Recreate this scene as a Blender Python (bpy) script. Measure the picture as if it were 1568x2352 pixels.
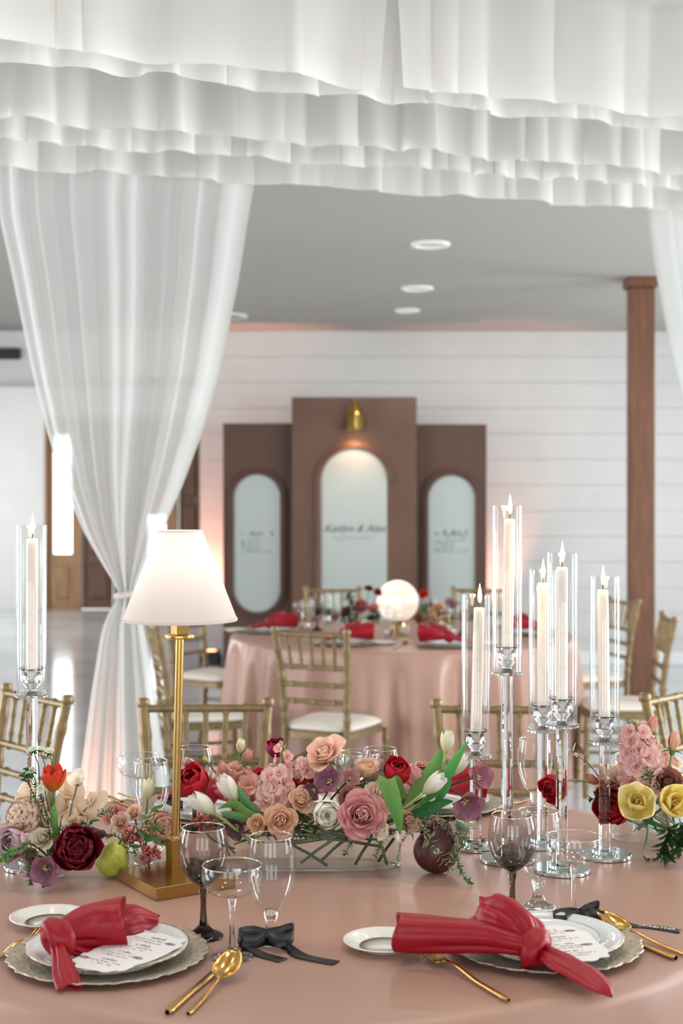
import bpy, math, random
from mathutils import Vector, Matrix, noise

random.seed(7)
PI = math.pi
scene = bpy.context.scene
COL = scene.collection
for _o in list(bpy.data.objects):
    bpy.data.objects.remove(_o)

# ------------------------------------------------------------------ camera, world, light, exposure
EYE = 1.52                      # camera height, metres
FPX = 50.0 / 36.0 * 2352        # focal length in pixels of the 1568 x 2352 frame
HZ = 1145.0                     # horizon row
cam_d = bpy.data.cameras.new('camera')
cam = bpy.data.objects.new('camera', cam_d)
COL.objects.link(cam)
cam.location = (0, 0, EYE)
cam.rotation_euler = (PI / 2, 0, 0)
cam_d.lens = 50
cam_d.sensor_width = 36
cam_d.sensor_fit = 'AUTO'
cam_d.shift_y = -(1176 - HZ) / 2352
cam_d.dof.use_dof = True
cam_d.dof.focus_distance = 2.82
cam_d.dof.aperture_fstop = 4.0
cam_d.clip_end = 200
scene.camera = cam

scene.view_settings.view_transform = 'Standard'
scene.view_settings.look = 'None'
scene.view_settings.gamma = 1.0
scene.view_settings.use_curve_mapping = False
scene.view_settings.exposure = 0.46
scene.cycles.use_denoising = True
scene.cycles.max_bounces = 9
scene.cycles.adaptive_threshold = 0.03
scene.cycles.transparent_max_bounces = 20
scene.cycles.transmission_bounces = 9
scene.cycles.diffuse_bounces = 4
scene.cycles.glossy_bounces = 4
scene.cycles.caustics_reflective = False
scene.cycles.caustics_refractive = True
scene.cycles.sample_clamp_indirect = 6.0

world = bpy.data.worlds.new('daylight')
scene.world = world
world.use_nodes = True
bg = world.node_tree.nodes['Background']
bg.inputs[0].default_value = (0.95, 0.98, 1.0, 1)
bg.inputs[1].default_value = 3.6


def area_light(name, loc, rot, sx, sy, energy, color):
    d = bpy.data.lights.new(name, 'AREA')
    d.shape = 'RECTANGLE'
    d.size = sx
    d.size_y = sy
    d.energy = energy
    d.color = color
    o = bpy.data.objects.new(name, d)
    o.location = loc
    o.rotation_euler = rot
    COL.objects.link(o)
    return o


# room extents
XL, XR, YB, YF, H = -6.5, 4.6, 13.0, -3.6, 3.05     # left, right, back wall, wall behind the camera, ceiling
YE = 19.5                                             # far wall of the entry hall
RIGHT_WIN = [2.2, 5.0, 8.2, 10.9]
LEFT_WIN = [1.6, 4.9, 8.2]
REAR_WIN = [-2.6, -0.2, 2.2]
DAY = (0.965, 0.985, 0.99)
# daylight arriving through the window openings (one soft source just outside each opening)
for yy, ee in zip(RIGHT_WIN, (34, 118, 34, 26)):
    area_light('window_daylight', (XR + 0.16, yy, 1.7), (0, PI / 2, 0), 2.3, 1.5, ee, DAY)
for yy, ee in zip(LEFT_WIN, (40, 150, 36)):
    area_light('window_daylight', (XL - 0.16, yy, 1.7), (0, -PI / 2, 0), 2.3, 1.5, ee, DAY)
for xx in REAR_WIN:
    area_light('window_daylight', (xx, YF - 0.16, 1.6), (PI / 2, 0, 0), 1.6, 2.2, 13, DAY)
area_light('window_daylight', (XL - 0.16, 16.2, 1.5), (0, -PI / 2, 0), 2.2, 2.6, 95, DAY)


# ------------------------------------------------------------------ helpers
def at(px, py, d):
    """world point seen at pixel (px,py) at depth d"""
    return Vector(((px - 784.0) * d / FPX, d, EYE - (py - HZ) * d / FPX))


TZ = 0.76


def tab(px, py, z=TZ):
    """world point on the table plane under that pixel"""
    d = (EYE - z) * FPX / (py - HZ)
    return Vector(((px - 784.0) * d / FPX, d, z))


def lin(c):
    return tuple((v / 12.92 if v <= 0.04045 else ((v + 0.055) / 1.055) ** 2.4) for v in [x / 255.0 for x in c[:3]]) + (1.0,)


MATS = {}


def new_mat(name):
    m = bpy.data.materials.new(name)
    m.use_nodes = True
    nt = m.node_tree
    for n in list(nt.nodes):
        nt.nodes.remove(n)
    out = nt.nodes.new('ShaderNodeOutputMaterial')
    return m, nt, out


def principled(name, rgb, rough=0.5, metal=0.0, spec=0.5, bump=0.0, bscale=60, vary=0.0, vscale=8, sheen=0.0, sss=0.0, coat=0.0):
    if name in MATS:
        return MATS[name]
    m, nt, out = new_mat(name)
    b = nt.nodes.new('ShaderNodeBsdfPrincipled')
    b.inputs['Base Color'].default_value = lin(rgb)
    b.inputs['Roughness'].default_value = rough
    b.inputs['Metallic'].default_value = metal
    b.inputs['Specular IOR Level'].default_value = spec
    b.inputs['Sheen Weight'].default_value = sheen
    b.inputs['Coat Weight'].default_value = coat
    if sss:
        b.inputs['Subsurface Weight'].default_value = sss
        b.inputs['Subsurface Radius'].default_value = (0.02, 0.012, 0.008)
        b.inputs['Subsurface Scale'].default_value = 1.0
    nt.links.new(b.outputs[0], out.inputs[0])
    tc = nt.nodes.new('ShaderNodeTexCoord')
    if vary:
        n = nt.nodes.new('ShaderNodeTexNoise')
        n.inputs['Scale'].default_value = vscale
        n.inputs['Detail'].default_value = 5
        nt.links.new(tc.outputs['Object'], n.inputs['Vector'])
        r = nt.nodes.new('ShaderNodeValToRGB')
        r.color_ramp.elements[0].position = 0.3
        r.color_ramp.elements[1].position = 0.7
        r.color_ramp.elements[0].color = lin([max(0, v * (1 - vary)) for v in rgb])
        r.color_ramp.elements[1].color = lin([min(255, v * (1 + vary)) for v in rgb])
        nt.links.new(n.outputs[0], r.inputs[0])
        nt.links.new(r.outputs[0], b.inputs['Base Color'])
    if bump:
        n = nt.nodes.new('ShaderNodeTexNoise')
        n.inputs['Scale'].default_value = bscale
        n.inputs['Detail'].default_value = 4
        nt.links.new(tc.outputs['Object'], n.inputs['Vector'])
        bp = nt.nodes.new('ShaderNodeBump')
        bp.inputs['Strength'].default_value = bump
        bp.inputs['Distance'].default_value = 0.01
        nt.links.new(n.outputs[0], bp.inputs['Height'])
        nt.links.new(bp.outputs[0], b.inputs['Normal'])
    MATS[name] = m
    return m


def emission(name, rgb, strength):
    if name in MATS:
        return MATS[name]
    m, nt, out = new_mat(name)
    e = nt.nodes.new('ShaderNodeEmission')
    e.inputs[0].default_value = lin(rgb)
    e.inputs[1].default_value = strength
    nt.links.new(e.outputs[0], out.inputs[0])
    MATS[name] = m
    return m


def petal_mat(c_in, c_out, trans=0.3, rough=0.55, edge=None, veins=0.0):
    """petal / leaf: colour runs from base to tip (attribute t) and optionally to a coloured margin (attribute e)"""
    key = ('petal', tuple(c_in), tuple(c_out), trans, edge and tuple(edge), veins)
    if key in MATS:
        return MATS[key]
    m, nt, out = new_mat('petal')
    a = nt.nodes.new('ShaderNodeAttribute')
    a.attribute_name = 't'
    r = nt.nodes.new('ShaderNodeValToRGB')
    r.color_ramp.elements[0].color = lin(c_in)
    r.color_ramp.elements[1].color = lin(c_out)
    r.color_ramp.elements[0].position = 0.12
    r.color_ramp.elements[1].position = 0.85
    nt.links.new(a.outputs['Fac'], r.inputs[0])
    col = r.outputs[0]
    if edge:
        a2 = nt.nodes.new('ShaderNodeAttribute')
        a2.attribute_name = 'e'
        n = nt.nodes.new('ShaderNodeTexNoise')
        n.inputs['Scale'].default_value = 250
        ad = nt.nodes.new('ShaderNodeMath')
        ad.operation = 'ADD'
        nt.links.new(a2.outputs['Fac'], ad.inputs[0])
        mm = nt.nodes.new('ShaderNodeMath')
        mm.operation = 'MULTIPLY'
        mm.inputs[1].default_value = 0.35
        nt.links.new(n.outputs[0], mm.inputs[0])
        nt.links.new(mm.outputs[0], ad.inputs[1])
        r2 = nt.nodes.new('ShaderNodeValToRGB')
        r2.color_ramp.elements[0].position = 0.78
        r2.color_ramp.elements[1].position = 0.92
        nt.links.new(ad.outputs[0], r2.inputs[0])
        mx = nt.nodes.new('ShaderNodeMixRGB')
        nt.links.new(r2.outputs[0], mx.inputs[0])
        nt.links.new(col, mx.inputs[1])
        mx.inputs[2].default_value = lin(edge)
        col = mx.outputs[0]
    b = nt.nodes.new('ShaderNodeBsdfPrincipled')
    b.inputs['Roughness'].default_value = rough
    b.inputs['Specular IOR Level'].default_value = 0.3
    nt.links.new(col, b.inputs['Base Color'])
    tr = nt.nodes.new('ShaderNodeBsdfTranslucent')
    nt.links.new(col, tr.inputs[0])
    ms = nt.nodes.new('ShaderNodeMixShader')
    ms.inputs[0].default_value = trans
    nt.links.new(b.outputs[0], ms.inputs[1])
    nt.links.new(tr.outputs[0], ms.inputs[2])
    nt.links.new(ms.outputs[0], out.inputs[0])
    MATS[key] = m
    return m


def sheer_mat(name, rgb, trans=0.45, clear=0.1):
    if name in MATS:
        return MATS[name]
    m, nt, out = new_mat(name)
    d = nt.nodes.new('ShaderNodeBsdfDiffuse')
    d.inputs[0].default_value = lin(rgb)
    t = nt.nodes.new('ShaderNodeBsdfTranslucent')
    t.inputs[0].default_value = lin(rgb)
    x = nt.nodes.new('ShaderNodeBsdfTransparent')
    m1 = nt.nodes.new('ShaderNodeMixShader')
    m1.inputs[0].default_value = trans
    m2 = nt.nodes.new('ShaderNodeMixShader')
    m2.inputs[0].default_value = clear
    nt.links.new(d.outputs[0], m1.inputs[1])
    nt.links.new(t.outputs[0], m1.inputs[2])
    nt.links.new(m1.outputs[0], m2.inputs[1])
    nt.links.new(x.outputs[0], m2.inputs[2])
    nt.links.new(m2.outputs[0], out.inputs[0])
    MATS[name] = m
    return m


def thin_glass(name, tint=(250, 252, 252), grad=None, gain=1.45):
    """blown thin-wall glass: clear body, Fresnel reflection. grad: list of (t, rgb) tint along attribute t"""
    if name in MATS:
        return MATS[name]
    m, nt, out = new_mat(name)
    x = nt.nodes.new('ShaderNodeBsdfTransparent')
    x.inputs[0].default_value = lin(tint)
    if grad:
        a = nt.nodes.new('ShaderNodeAttribute')
        a.attribute_name = 't'
        r = nt.nodes.new('ShaderNodeValToRGB')
        el = r.color_ramp.elements
        while len(el) < len(grad):
            el.new(0.5)
        for e_, (p_, c_) in zip(el, grad):
            e_.position = p_
            e_.color = lin(c_)
        nt.links.new(a.outputs['Fac'], r.inputs[0])
        nt.links.new(r.outputs[0], x.inputs[0])
    g = nt.nodes.new('ShaderNodeBsdfGlossy')
    g.inputs['Roughness'].default_value = 0.01
    lw = nt.nodes.new('ShaderNodeLayerWeight')
    lw.inputs[0].default_value = 0.5
    pw = nt.nodes.new('ShaderNodeMath')
    pw.operation = 'POWER'
    pw.inputs[1].default_value = 4.0
    nt.links.new(lw.outputs['Facing'], pw.inputs[0])
    mu = nt.nodes.new('ShaderNodeMath')
    mu.operation = 'MULTIPLY_ADD'
    mu.use_clamp = True
    mu.inputs[1].default_value = 0.5 * gain
    mu.inputs[2].default_value = 0.03 * gain
    nt.links.new(pw.outputs[0], mu.inputs[0])
    ms = nt.nodes.new('ShaderNodeMixShader')
    nt.links.new(mu.outputs[0], ms.inputs[0])
    nt.links.new(x.outputs[0], ms.inputs[1])
    nt.links.new(g.outputs[0], ms.inputs[2])
    nt.links.new(ms.outputs[0], out.inputs[0])
    MATS[name] = m
    return m


def solid_glass(name, rgb=(255, 255, 255), rough=0.0, ior=1.48):
    if name in MATS:
        return MATS[name]
    m, nt, out = new_mat(name)
    g = nt.nodes.new('ShaderNodeBsdfGlass')
    g.inputs[0].default_value = lin(rgb)
    g.inputs['Roughness'].default_value = rough
    g.inputs['IOR'].default_value = ior
    nt.links.new(g.outputs[0], out.inputs[0])
    MATS[name] = m
    return m


def wood_mat(name, c1, c2, scale=3.0, axis='Z', rough=0.5, streak=14):
    if name in MATS:
        return MATS[name]
    m, nt, out = new_mat(name)
    tc = nt.nodes.new('ShaderNodeTexCoord')
    mp = nt.nodes.new('ShaderNodeMapping')
    s = [streak, streak, streak]
    s['XYZ'.index(axis)] = 1.0
    mp.inputs['Scale'].default_value = s
    nt.links.new(tc.outputs['Object'], mp.inputs[0])
    n = nt.nodes.new('ShaderNodeTexNoise')
    n.inputs['Scale'].default_value = scale
    n.inputs['Detail'].default_value = 8
    n.inputs['Distortion'].default_value = 0.6
    nt.links.new(mp.outputs[0], n.inputs['Vector'])
    r = nt.nodes.new('ShaderNodeValToRGB')
    r.color_ramp.elements[0].position = 0.32
    r.color_ramp.elements[1].position = 0.68
    r.color_ramp.elements[0].color = lin(c1)
    r.color_ramp.elements[1].color = lin(c2)
    nt.links.new(n.outputs[0], r.inputs[0])
    b = nt.nodes.new('ShaderNodeBsdfPrincipled')
    b.inputs['Roughness'].default_value = rough
    nt.links.new(r.outputs[0], b.inputs['Base Color'])
    nt.links.new(b.outputs[0], out.inputs[0])
    MATS[name] = m
    return m


ORG = {}


def org_of(o):
    return ORG.get(o.name, Vector((0, 0, 0))) if o else Vector((0, 0, 0))


def tag(o, label, cat, group=None, kind=None):
    if label:
        o['label'] = label
    if cat:
        o['category'] = cat
    if group:
        o['group'] = group
    if kind:
        o['kind'] = kind
    return o


def thing(name, loc, label, cat, group=None, kind=None):
    o = bpy.data.objects.new(name, None)
    o.empty_display_size = 0.05
    COL.objects.link(o)
    o.location = loc
    ORG[o.name] = Vector(loc)
    return tag(o, label, cat, group, kind)


class MB:
    """mesh builder; coordinates are world coordinates unless the thing is a prototype at the origin"""

    def __init__(self):
        self.V, self.F, self.T, self.E = [], [], [], []

    def add(self, vs, fs, t=None, e=None):
        k = len(self.V)
        self.V += [Vector(v) for v in vs]
        self.F += [tuple(i + k for i in f) for f in fs]
        self.T += list(t) if t else [0.0] * len(vs)
        self.E += list(e) if e else [0.0] * len(vs)
        return self

    def box(self, c, s, rz=0.0):
        hx, hy, hz = s[0] / 2, s[1] / 2, s[2] / 2
        ca, sa = math.cos(rz), math.sin(rz)
        vs = []
        for z in (-hz, hz):
            for x, y in ((-hx, -hy), (hx, -hy), (hx, hy), (-hx, hy)):
                vs.append((c[0] + x * ca - y * sa, c[1] + x * sa + y * ca, c[2] + z))
        return self.add(vs, [(3, 2, 1, 0), (4, 5, 6, 7), (0, 1, 5, 4), (1, 2, 6, 5), (2, 3, 7, 6), (3, 0, 4, 7)])

    def bbox(self, c, s, bev, rz=0.0):
        """box with chamfered edges (top, bottom and the four verticals)"""
        hx, hy, hz = s[0] / 2, s[1] / 2, s[2] / 2
        ca, sa = math.cos(rz), math.sin(rz)
        b = bev

        def ring(ix, iy, z):
            pts = [(-ix + b, -iy), (ix - b, -iy), (ix, -iy + b), (ix, iy - b), (ix - b, iy), (-ix + b, iy), (-ix, iy - b), (-ix, -iy + b)]
            return [(c[0] + x * ca - y * sa, c[1] + x * sa + y * ca, c[2] + z) for x, y in pts]
        rs = ring(hx - b, hy - b, -hz) + ring(hx, hy, -hz + b) + ring(hx, hy, hz - b) + ring(hx - b, hy - b, hz)
        fs = [tuple(range(7, -1, -1)), tuple(range(24, 32))]
        for k in range(3):
            for i in range(8):
                j = (i + 1) % 8
                fs.append((k * 8 + i, k * 8 + j, k * 8 + 8 + j, k * 8 + 8 + i))
        return self.add(rs, fs)

    def lathe(self, prof, n=32, c=(0, 0, 0), M=None, rfun=None):
        """profile of (r, z); attribute t runs 0..1 along the profile's height"""
        vs, t, idx = [], [], []
        zs = [p[1] for p in prof]
        z0, z1 = min(zs), max(zs)
        for r, z in prof:
            tt = (z - z0) / (z1 - z0) if z1 > z0 else 0.0
            if r < 1e-6:
                idx.append([len(vs)])
                vs.append((0, 0, z))
                t.append(tt)
            else:
                row = []
                for i in range(n):
                    a = 2 * PI * i / n
                    k = rfun(a, r, z) if rfun else 1.0
                    row.append(len(vs))
                    vs.append((r * k * math.cos(a), r * k * math.sin(a), z))
                    t.append(tt)
                idx.append(row)
        fs = []
        for a, b in zip(idx, idx[1:]):
            if len(a) == 1 and len(b) == 1:
                continue
            for i in range(n):
                j = (i + 1) % n
                if len(a) == 1:
                    fs.append((a[0], b[j], b[i])[::-1])
                elif len(b) == 1:
                    fs.append((a[i], a[j], b[0]))
                else:
                    fs.append((a[i], a[j], b[j], b[i]))
        if M is not None:
            vs = [M @ Vector(v) for v in vs]
        else:
            cv = Vector(c)
            vs = [Vector(v) + cv for v in vs]
        return self.add(vs, fs, t)

    def tube(self, path, rad, n=8, cap=True, flat=None):
        """swept tube; rad number or list; flat = (axis vector, factor) squashes it"""
        P = [Vector(p) for p in path]
        if not hasattr(rad, '__len__'):
            rad = [rad] * len(P)
        vs, t = [], []
        up = None
        for i, p in enumerate(P):
            d = (P[min(i + 1, len(P) - 1)] - P[max(i - 1, 0)])
            if d.length < 1e-9:
                d = Vector((0, 0, 1))
            d.normalize()
            if up is None:
                h = Vector((0, 0, 1)) if abs(d.z) < 0.9 else Vector((1, 0, 0))
                up = (h - d * h.dot(d)).normalized()
            else:
                up = up - d * up.dot(d)
                up = up.normalized() if up.length > 1e-6 else d.orthogonal().normalized()
            s = d.cross(up)
            for k in range(n):
                a = 2 * PI * k / n
                off = (up * math.cos(a) + s * math.sin(a)) * rad[i]
                if flat:
                    ax = Vector(flat[0])
                    off = off - ax * off.dot(ax) * (1 - flat[1])
                vs.append(p + off)
                t.append(i / max(1, len(P) - 1))
        fs = []
        for i in range(len(P) - 1):
            for k in range(n):
                j = (k + 1) % n
                fs.append((i * n + k, (i + 1) * n + k, (i + 1) * n + j, i * n + j))
        if cap:
            fs.append(tuple(range(n)))
            fs.append(tuple(range((len(P) - 1) * n, len(P) * n))[::-1])
        return self.add(vs, fs, t)

    def grid(self, rows, t=None, e=None, closed=False):
        """rows: list of equally long point lists"""
        m = len(rows[0])
        vs = [p for r in rows for p in r]
        fs = []
        for i in range(len(rows) - 1):
            for k in range(m if closed else m - 1):
                j = (k + 1) % m
                fs.append((i * m + k, i * m + j, (i + 1) * m + j, (i + 1) * m + k))
        if t is None:
            t = [i / max(1, len(rows) - 1) for i in range(len(rows)) for _ in range(m)]
        return self.add(vs, fs, t, e)

    def sphere(self, c, r, nu=12, nv=8, M=None):
        prof = [(max(0, (math.sin(PI * k / nv))), -math.cos(PI * k / nv)) for k in range(nv + 1)]
        prof[0] = (0, -1)
        prof[-1] = (0, 1)
        if not hasattr(r, '__len__'):
            r = (r, r, r)
        MM = Matrix.Translation(Vector(c)) @ (M.to_4x4() if M is not None else Matrix.Identity(4)) @ Matrix.Diagonal((r[0], r[1], r[2], 1))
        return self.lathe(prof, nu, M=MM)

    def obj(self, name, mat, parent=None, smooth=True, loc=None, sharp=None, kind=None, label=None, cat=None, group=None, solid=None, subs=0):
        me = bpy.data.meshes.new(name)
        o0 = org_of(parent) if parent else (Vector(loc) if loc is not None else Vector((0, 0, 0)))
        me.from_pydata([tuple(v - o0) for v in self.V], [], self.F)
        if any(self.T):
            a = me.attributes.new('t', 'FLOAT', 'POINT')
            a.data.foreach_set('value', self.T)
        if any(self.E):
            a = me.attributes.new('e', 'FLOAT', 'POINT')
            a.data.foreach_set('value', self.E)
        if smooth:
            me.polygons.foreach_set('use_smooth', [True] * len(me.polygons))
            if sharp:
                me.set_sharp_from_angle(angle=math.radians(sharp))
        me.materials.append(mat)
        me.update()
        o = bpy.data.objects.new(name, me)
        COL.objects.link(o)
        if parent:
            o.parent = parent
            ORG[o.name] = o0
        else:
            o.location = o0
            ORG[o.name] = o0
        if solid:
            md = o.modifiers.new('solid', 'SOLIDIFY')
            md.thickness = solid
            md.offset = 0
        if subs:
            md = o.modifiers.new('subs', 'SUBSURF')
            md.levels = subs
            md.render_levels = subs
        return tag(o, label, cat, group, kind)


def dup(root, loc, rotz=0.0, label=None, group=None, name=None):
    r = root.copy()
    COL.objects.link(r)
    r.location = loc
    r.rotation_euler = (0, 0, rotz)
    if label:
        r['label'] = label
    if group:
        r['group'] = group
    for ch in list(root.children):
        c = ch.copy()
        COL.objects.link(c)
        c.parent = r
        for g in list(ch.children):
            d = g.copy()
            COL.objects.link(d)
            d.parent = c
    return r


class Proto:
    """first call places the prototype itself, later calls place copies"""

    def __init__(self, root):
        self.root, self.used = root, False

    def put(self, loc, rotz, label, group=None):
        if self.used:
            return dup(self.root, loc, rotz, label, group)
        self.used = True
        self.root.location = loc
        self.root.rotation_euler = (0, 0, rotz)
        self.root['label'] = label
        if group:
            self.root['group'] = group
        return self.root


def lettering(body, size, mat, M, parent, shear=0.0, name='lettering', align='CENTER', extrude=0.0006, spacing=1.0):
    cu = bpy.data.curves.new(name, 'FONT')
    cu.body = body
    cu.size = size
    cu.shear = shear
    cu.align_x = align
    cu.align_y = 'CENTER'
    cu.extrude = extrude
    cu.space_line = spacing
    cu.resolution_u = 2
    tmp = bpy.data.objects.new('tmp', cu)
    COL.objects.link(tmp)
    dg = bpy.context.evaluated_depsgraph_get()
    me = bpy.data.meshes.new_from_object(tmp.evaluated_get(dg))
    bpy.data.objects.remove(tmp)
    me.transform(Matrix.Translation(-org_of(parent)) @ M)
    me.materials.clear()
    me.materials.append(mat)
    o = bpy.data.objects.new(name, me)
    COL.objects.link(o)
    o.parent = parent
    ORG[o.name] = org_of(parent)
    return o


def align_z(d, roll=0.0):
    """3x3 matrix turning local Z to direction d"""
    return Vector(d).normalized().to_track_quat('Z', 'Y').to_matrix() @ Matrix.Rotation(roll, 3, 'Z')


def spline(pts, n):
    """Catmull-Rom through pts, n samples"""
    P = [Vector(p) for p in pts]
    P = [P[0] * 2 - P[1]] + P + [P[-1] * 2 - P[-2]]
    m = len(P) - 3
    out = []
    for i in range(n):
        x = i / (n - 1) * m
        k = min(int(x), m - 1)
        u = x - k
        a, b, c, d = P[k:k + 4]
        out.append(0.5 * ((2 * b) + (c - a) * u + (2 * a - 5 * b + 4 * c - d) * u * u + (3 * b - a - 3 * c + d) * u ** 3))
    return out


def lerp_tab(tabl, x):
    for (x0, y0), (x1, y1) in zip(tabl, tabl[1:]):
        if x <= x1:
            f = 0 if x1 == x0 else max(0.0, (x - x0) / (x1 - x0))
            return y0 + (y1 - y0) * f
    return tabl[-1][1]

# ------------------------------------------------------------------ setting: floor, walls, ceiling
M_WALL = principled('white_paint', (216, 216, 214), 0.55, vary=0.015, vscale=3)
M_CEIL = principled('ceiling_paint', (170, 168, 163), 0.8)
M_FLOOR = principled('polished_concrete', (198, 201, 206), 0.12, bump=0.03, bscale=4, vary=0.07, vscale=1.2)
M_TRIMW = principled('trim_white', (228, 230, 231), 0.4)
M_BLACK = principled('black_plastic', (22, 23, 25), 0.45)

MB().box(((XL + XR) / 2, (YF + YE) / 2, -0.05), (XR - XL + 0.6, YE - YF + 0.6, 0.1)).obj('floor', M_FLOOR, smooth=False, kind='structure')
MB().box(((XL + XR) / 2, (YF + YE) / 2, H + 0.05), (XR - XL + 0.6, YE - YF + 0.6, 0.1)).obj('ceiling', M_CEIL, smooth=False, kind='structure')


def wall_with_openings(name, axis, pos, a0, a1, opens, thick, zlo, zhi):
    """wall along an axis; opens = list of (start, end) openings between zlo and zhi"""
    m = MB()

    def seg(s, e, z0, z1):
        if axis == 'Y':
            m.box((pos, (s + e) / 2, (z0 + z1) / 2), (thick, e - s, z1 - z0))
        else:
            m.box(((s + e) / 2, pos, (z0 + z1) / 2), (e - s, thick, z1 - z0))
    cur = a0
    for s, e in opens:
        seg(cur, s, 0, H)
        seg(s, e, 0, zlo)
        seg(s, e, zhi, H)
        cur = e
    seg(cur, a1, 0, H)
    return m.obj(name, M_WALL, smooth=False, kind='structure')


def window(n, axis, pos, c, w, zlo, zhi):
    m = MB()

    def bar(s, e, z0, z1, d=0.06):
        if axis == 'Y':
            m.box((pos, (s + e) / 2, (z0 + z1) / 2), (d, e - s, z1 - z0))
        else:
            m.box(((s + e) / 2, pos, (z0 + z1) / 2), (e - s, d, z1 - z0))
    h = w / 2
    bar(c - h, c - h + 0.05, zlo, zhi)
    bar(c + h - 0.05, c + h, zlo, zhi)
    bar(c - h, c + h, zlo, zlo + 0.05)
    bar(c - h, c + h, zhi - 0.05, zhi)
    o = m.obj('window_%d' % n, M_TRIMW, smooth=False, kind='structure')
    m2 = MB()
    m = m2
    bar(c - 0.02, c + 0.02, zlo + 0.05, zhi - 0.05, 0.04)
    for k in (1, 2):
        z = zlo + (zhi - zlo) * k / 3
        bar(c - h + 0.05, c + h - 0.05, z - 0.015, z + 0.015, 0.035)
    m2.obj('muntin', M_TRIMW, o, smooth=False)
    return o


wall_with_openings('wall_right', 'Y', XR + 0.08, YF, YB, [(y - 0.75, y + 0.75) for y in RIGHT_WIN], 0.16, 0.5, 2.85)
wall_with_openings('wall_left', 'Y', XL - 0.08, YF, YE, [(y - 0.75, y + 0.75) for y in LEFT_WIN] + [(14.9, 17.5)], 0.16, 0.4, 2.85)
wall_with_openings('wall_front', 'X', YF - 0.08, XL, XR, [(x - 0.8, x + 0.8) for x in REAR_WIN], 0.16, 0.5, 2.7)
wn = 1
for y in RIGHT_WIN:
    window(wn, 'Y', XR + 0.06, y, 1.5, 0.5, 2.85)
    wn += 1
for y in LEFT_WIN:
    window(wn, 'Y', XL - 0.06, y, 1.5, 0.4, 2.85)
    wn += 1
for x in REAR_WIN:
    window(wn, 'X', YF - 0.06, x, 1.6, 0.5, 2.7)
    wn += 1

# back wall, clad in wide white planks
XE = -1.29
wb = MB().box(((XE + XR) / 2, YB + 0.09, H / 2), (XR - XE, 0.14, H)).obj('wall_back', principled('plank_gap', (196, 196, 194), 0.8), smooth=False, kind='structure')
M_PLANK = principled('plank_white', (203, 204, 202), 0.42, vary=0.02, vscale=2)
npl = 13
ph = H / npl
for k in range(npl):
    MB().bbox(((XE + XR) / 2, YB + 0.008, ph * (k + 0.5)), (XR - XE, 0.03, ph - 0.0025), 0.002).obj('plank', M_PLANK, wb, smooth=False)
MB().bbox(((XE + XR) / 2, YB - 0.022, 0.06), (XR - XE, 0.03, 0.12), 0.005).obj('baseboard_back', M_TRIMW, smooth=False, kind='structure')
# side of the entry hall and header over its opening
MB().box((XE + 0.07, (YB + YE) / 2 + 0.08, H / 2), (0.14, YE - YB - 0.16, H)).obj('wall_hall', M_WALL, smooth=False, kind='structure')
hd = MB().box(((XL + XE) / 2, YB + 0.09, (2.66 + H) / 2), (XE - XL, 0.18, H - 2.66)).obj('wall_header', M_WALL, smooth=False, kind='structure')
MB().bbox((-4.2, YB - 0.03, 2.84), (2.55, 0.06, 0.10), 0.01).obj('track_rail', M_BLACK, smooth=False, loc=(-4.2, YB - 0.03, 2.79),
    label='long black metal rail fixed under the ceiling at the far left', cat='rail')

# entry wall with wooden doors and side lights
SX = lambda px: (px - 784.0) * YE / FPX
DX0, DX1, DH = SX(104), SX(462), 2.62
m = MB()
m.box(((XL + DX0) / 2, YE + 0.08, H / 2), (DX0 - XL, 0.16, H))
m.box(((DX1 + XE) / 2 + 0.1, YE + 0.08, H / 2), (XE - DX1 + 0.2, 0.16, H))
m.box(((DX0 + DX1) / 2, YE + 0.08, (DH + H) / 2), (DX1 - DX0, 0.16, H - DH))
m.obj('wall_entry', M_WALL, smooth=False, kind='structure')
M_OAK = wood_mat('door_oak', (126, 92, 60), (168, 130, 92), 3, 'Z', 0.45)
M_DOOR = wood_mat('door_walnut', (74, 48, 36), (112, 76, 56), 3, 'Z', 0.45)
M_PANE = thin_glass('window_pane', (250, 253, 255))


def plate_with_hole(m, x0, x1, z0, z1, hx0, hx1, hz0, hz1, y, d):
    m.box(((x0 + hx0) / 2, y, (z0 + z1) / 2), (hx0 - x0, d, z1 - z0))
    m.box(((hx1 + x1) / 2, y, (z0 + z1) / 2), (x1 - hx1, d, z1 - z0))
    m.box(((hx0 + hx1) / 2, y, (z0 + hz0) / 2), (hx1 - hx0, d, hz0 - z0))
    m.box(((hx0 + hx1) / 2, y, (hz1 + z1) / 2), (hx1 - hx0, d, z1 - hz1))


d1 = MB()
d1.box((SX(107), YE + 0.02, DH / 2), (0.04, 0.14, DH))
d1.box((SX(460), YE + 0.02, DH / 2), (0.04, 0.14, DH))
d1.box(((DX0 + DX1) / 2, YE + 0.02, DH - 0.03), (DX1 - DX0, 0.14, 0.06))
d1 = d1.obj('door_1', M_OAK, smooth=False, kind='structure')


def side_light(a, b, ga, gb, zt=2.4):
    m = MB()
    plate_with_hole(m, SX(a), SX(b), 0.0, DH - 0.06, SX(ga), SX(gb), 0.76, zt, YE + 0.03, 0.06)
    o = m.obj('side_light_frame', M_OAK, d1, smooth=False)
    MB().box(((SX(ga) + SX(gb)) / 2, YE + 0.03, (0.76 + zt) / 2), (SX(gb) - SX(ga), 0.01, zt - 0.76)).obj('pane', M_PANE, o, smooth=False)
    MB().bbox(((SX(ga) + SX(gb)) / 2, YE - 0.005, 0.38), ((SX(gb) - SX(ga)) * 0.7, 0.03, 0.45), 0.012).obj('lower_panel', M_OAK, o, smooth=False)


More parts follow.
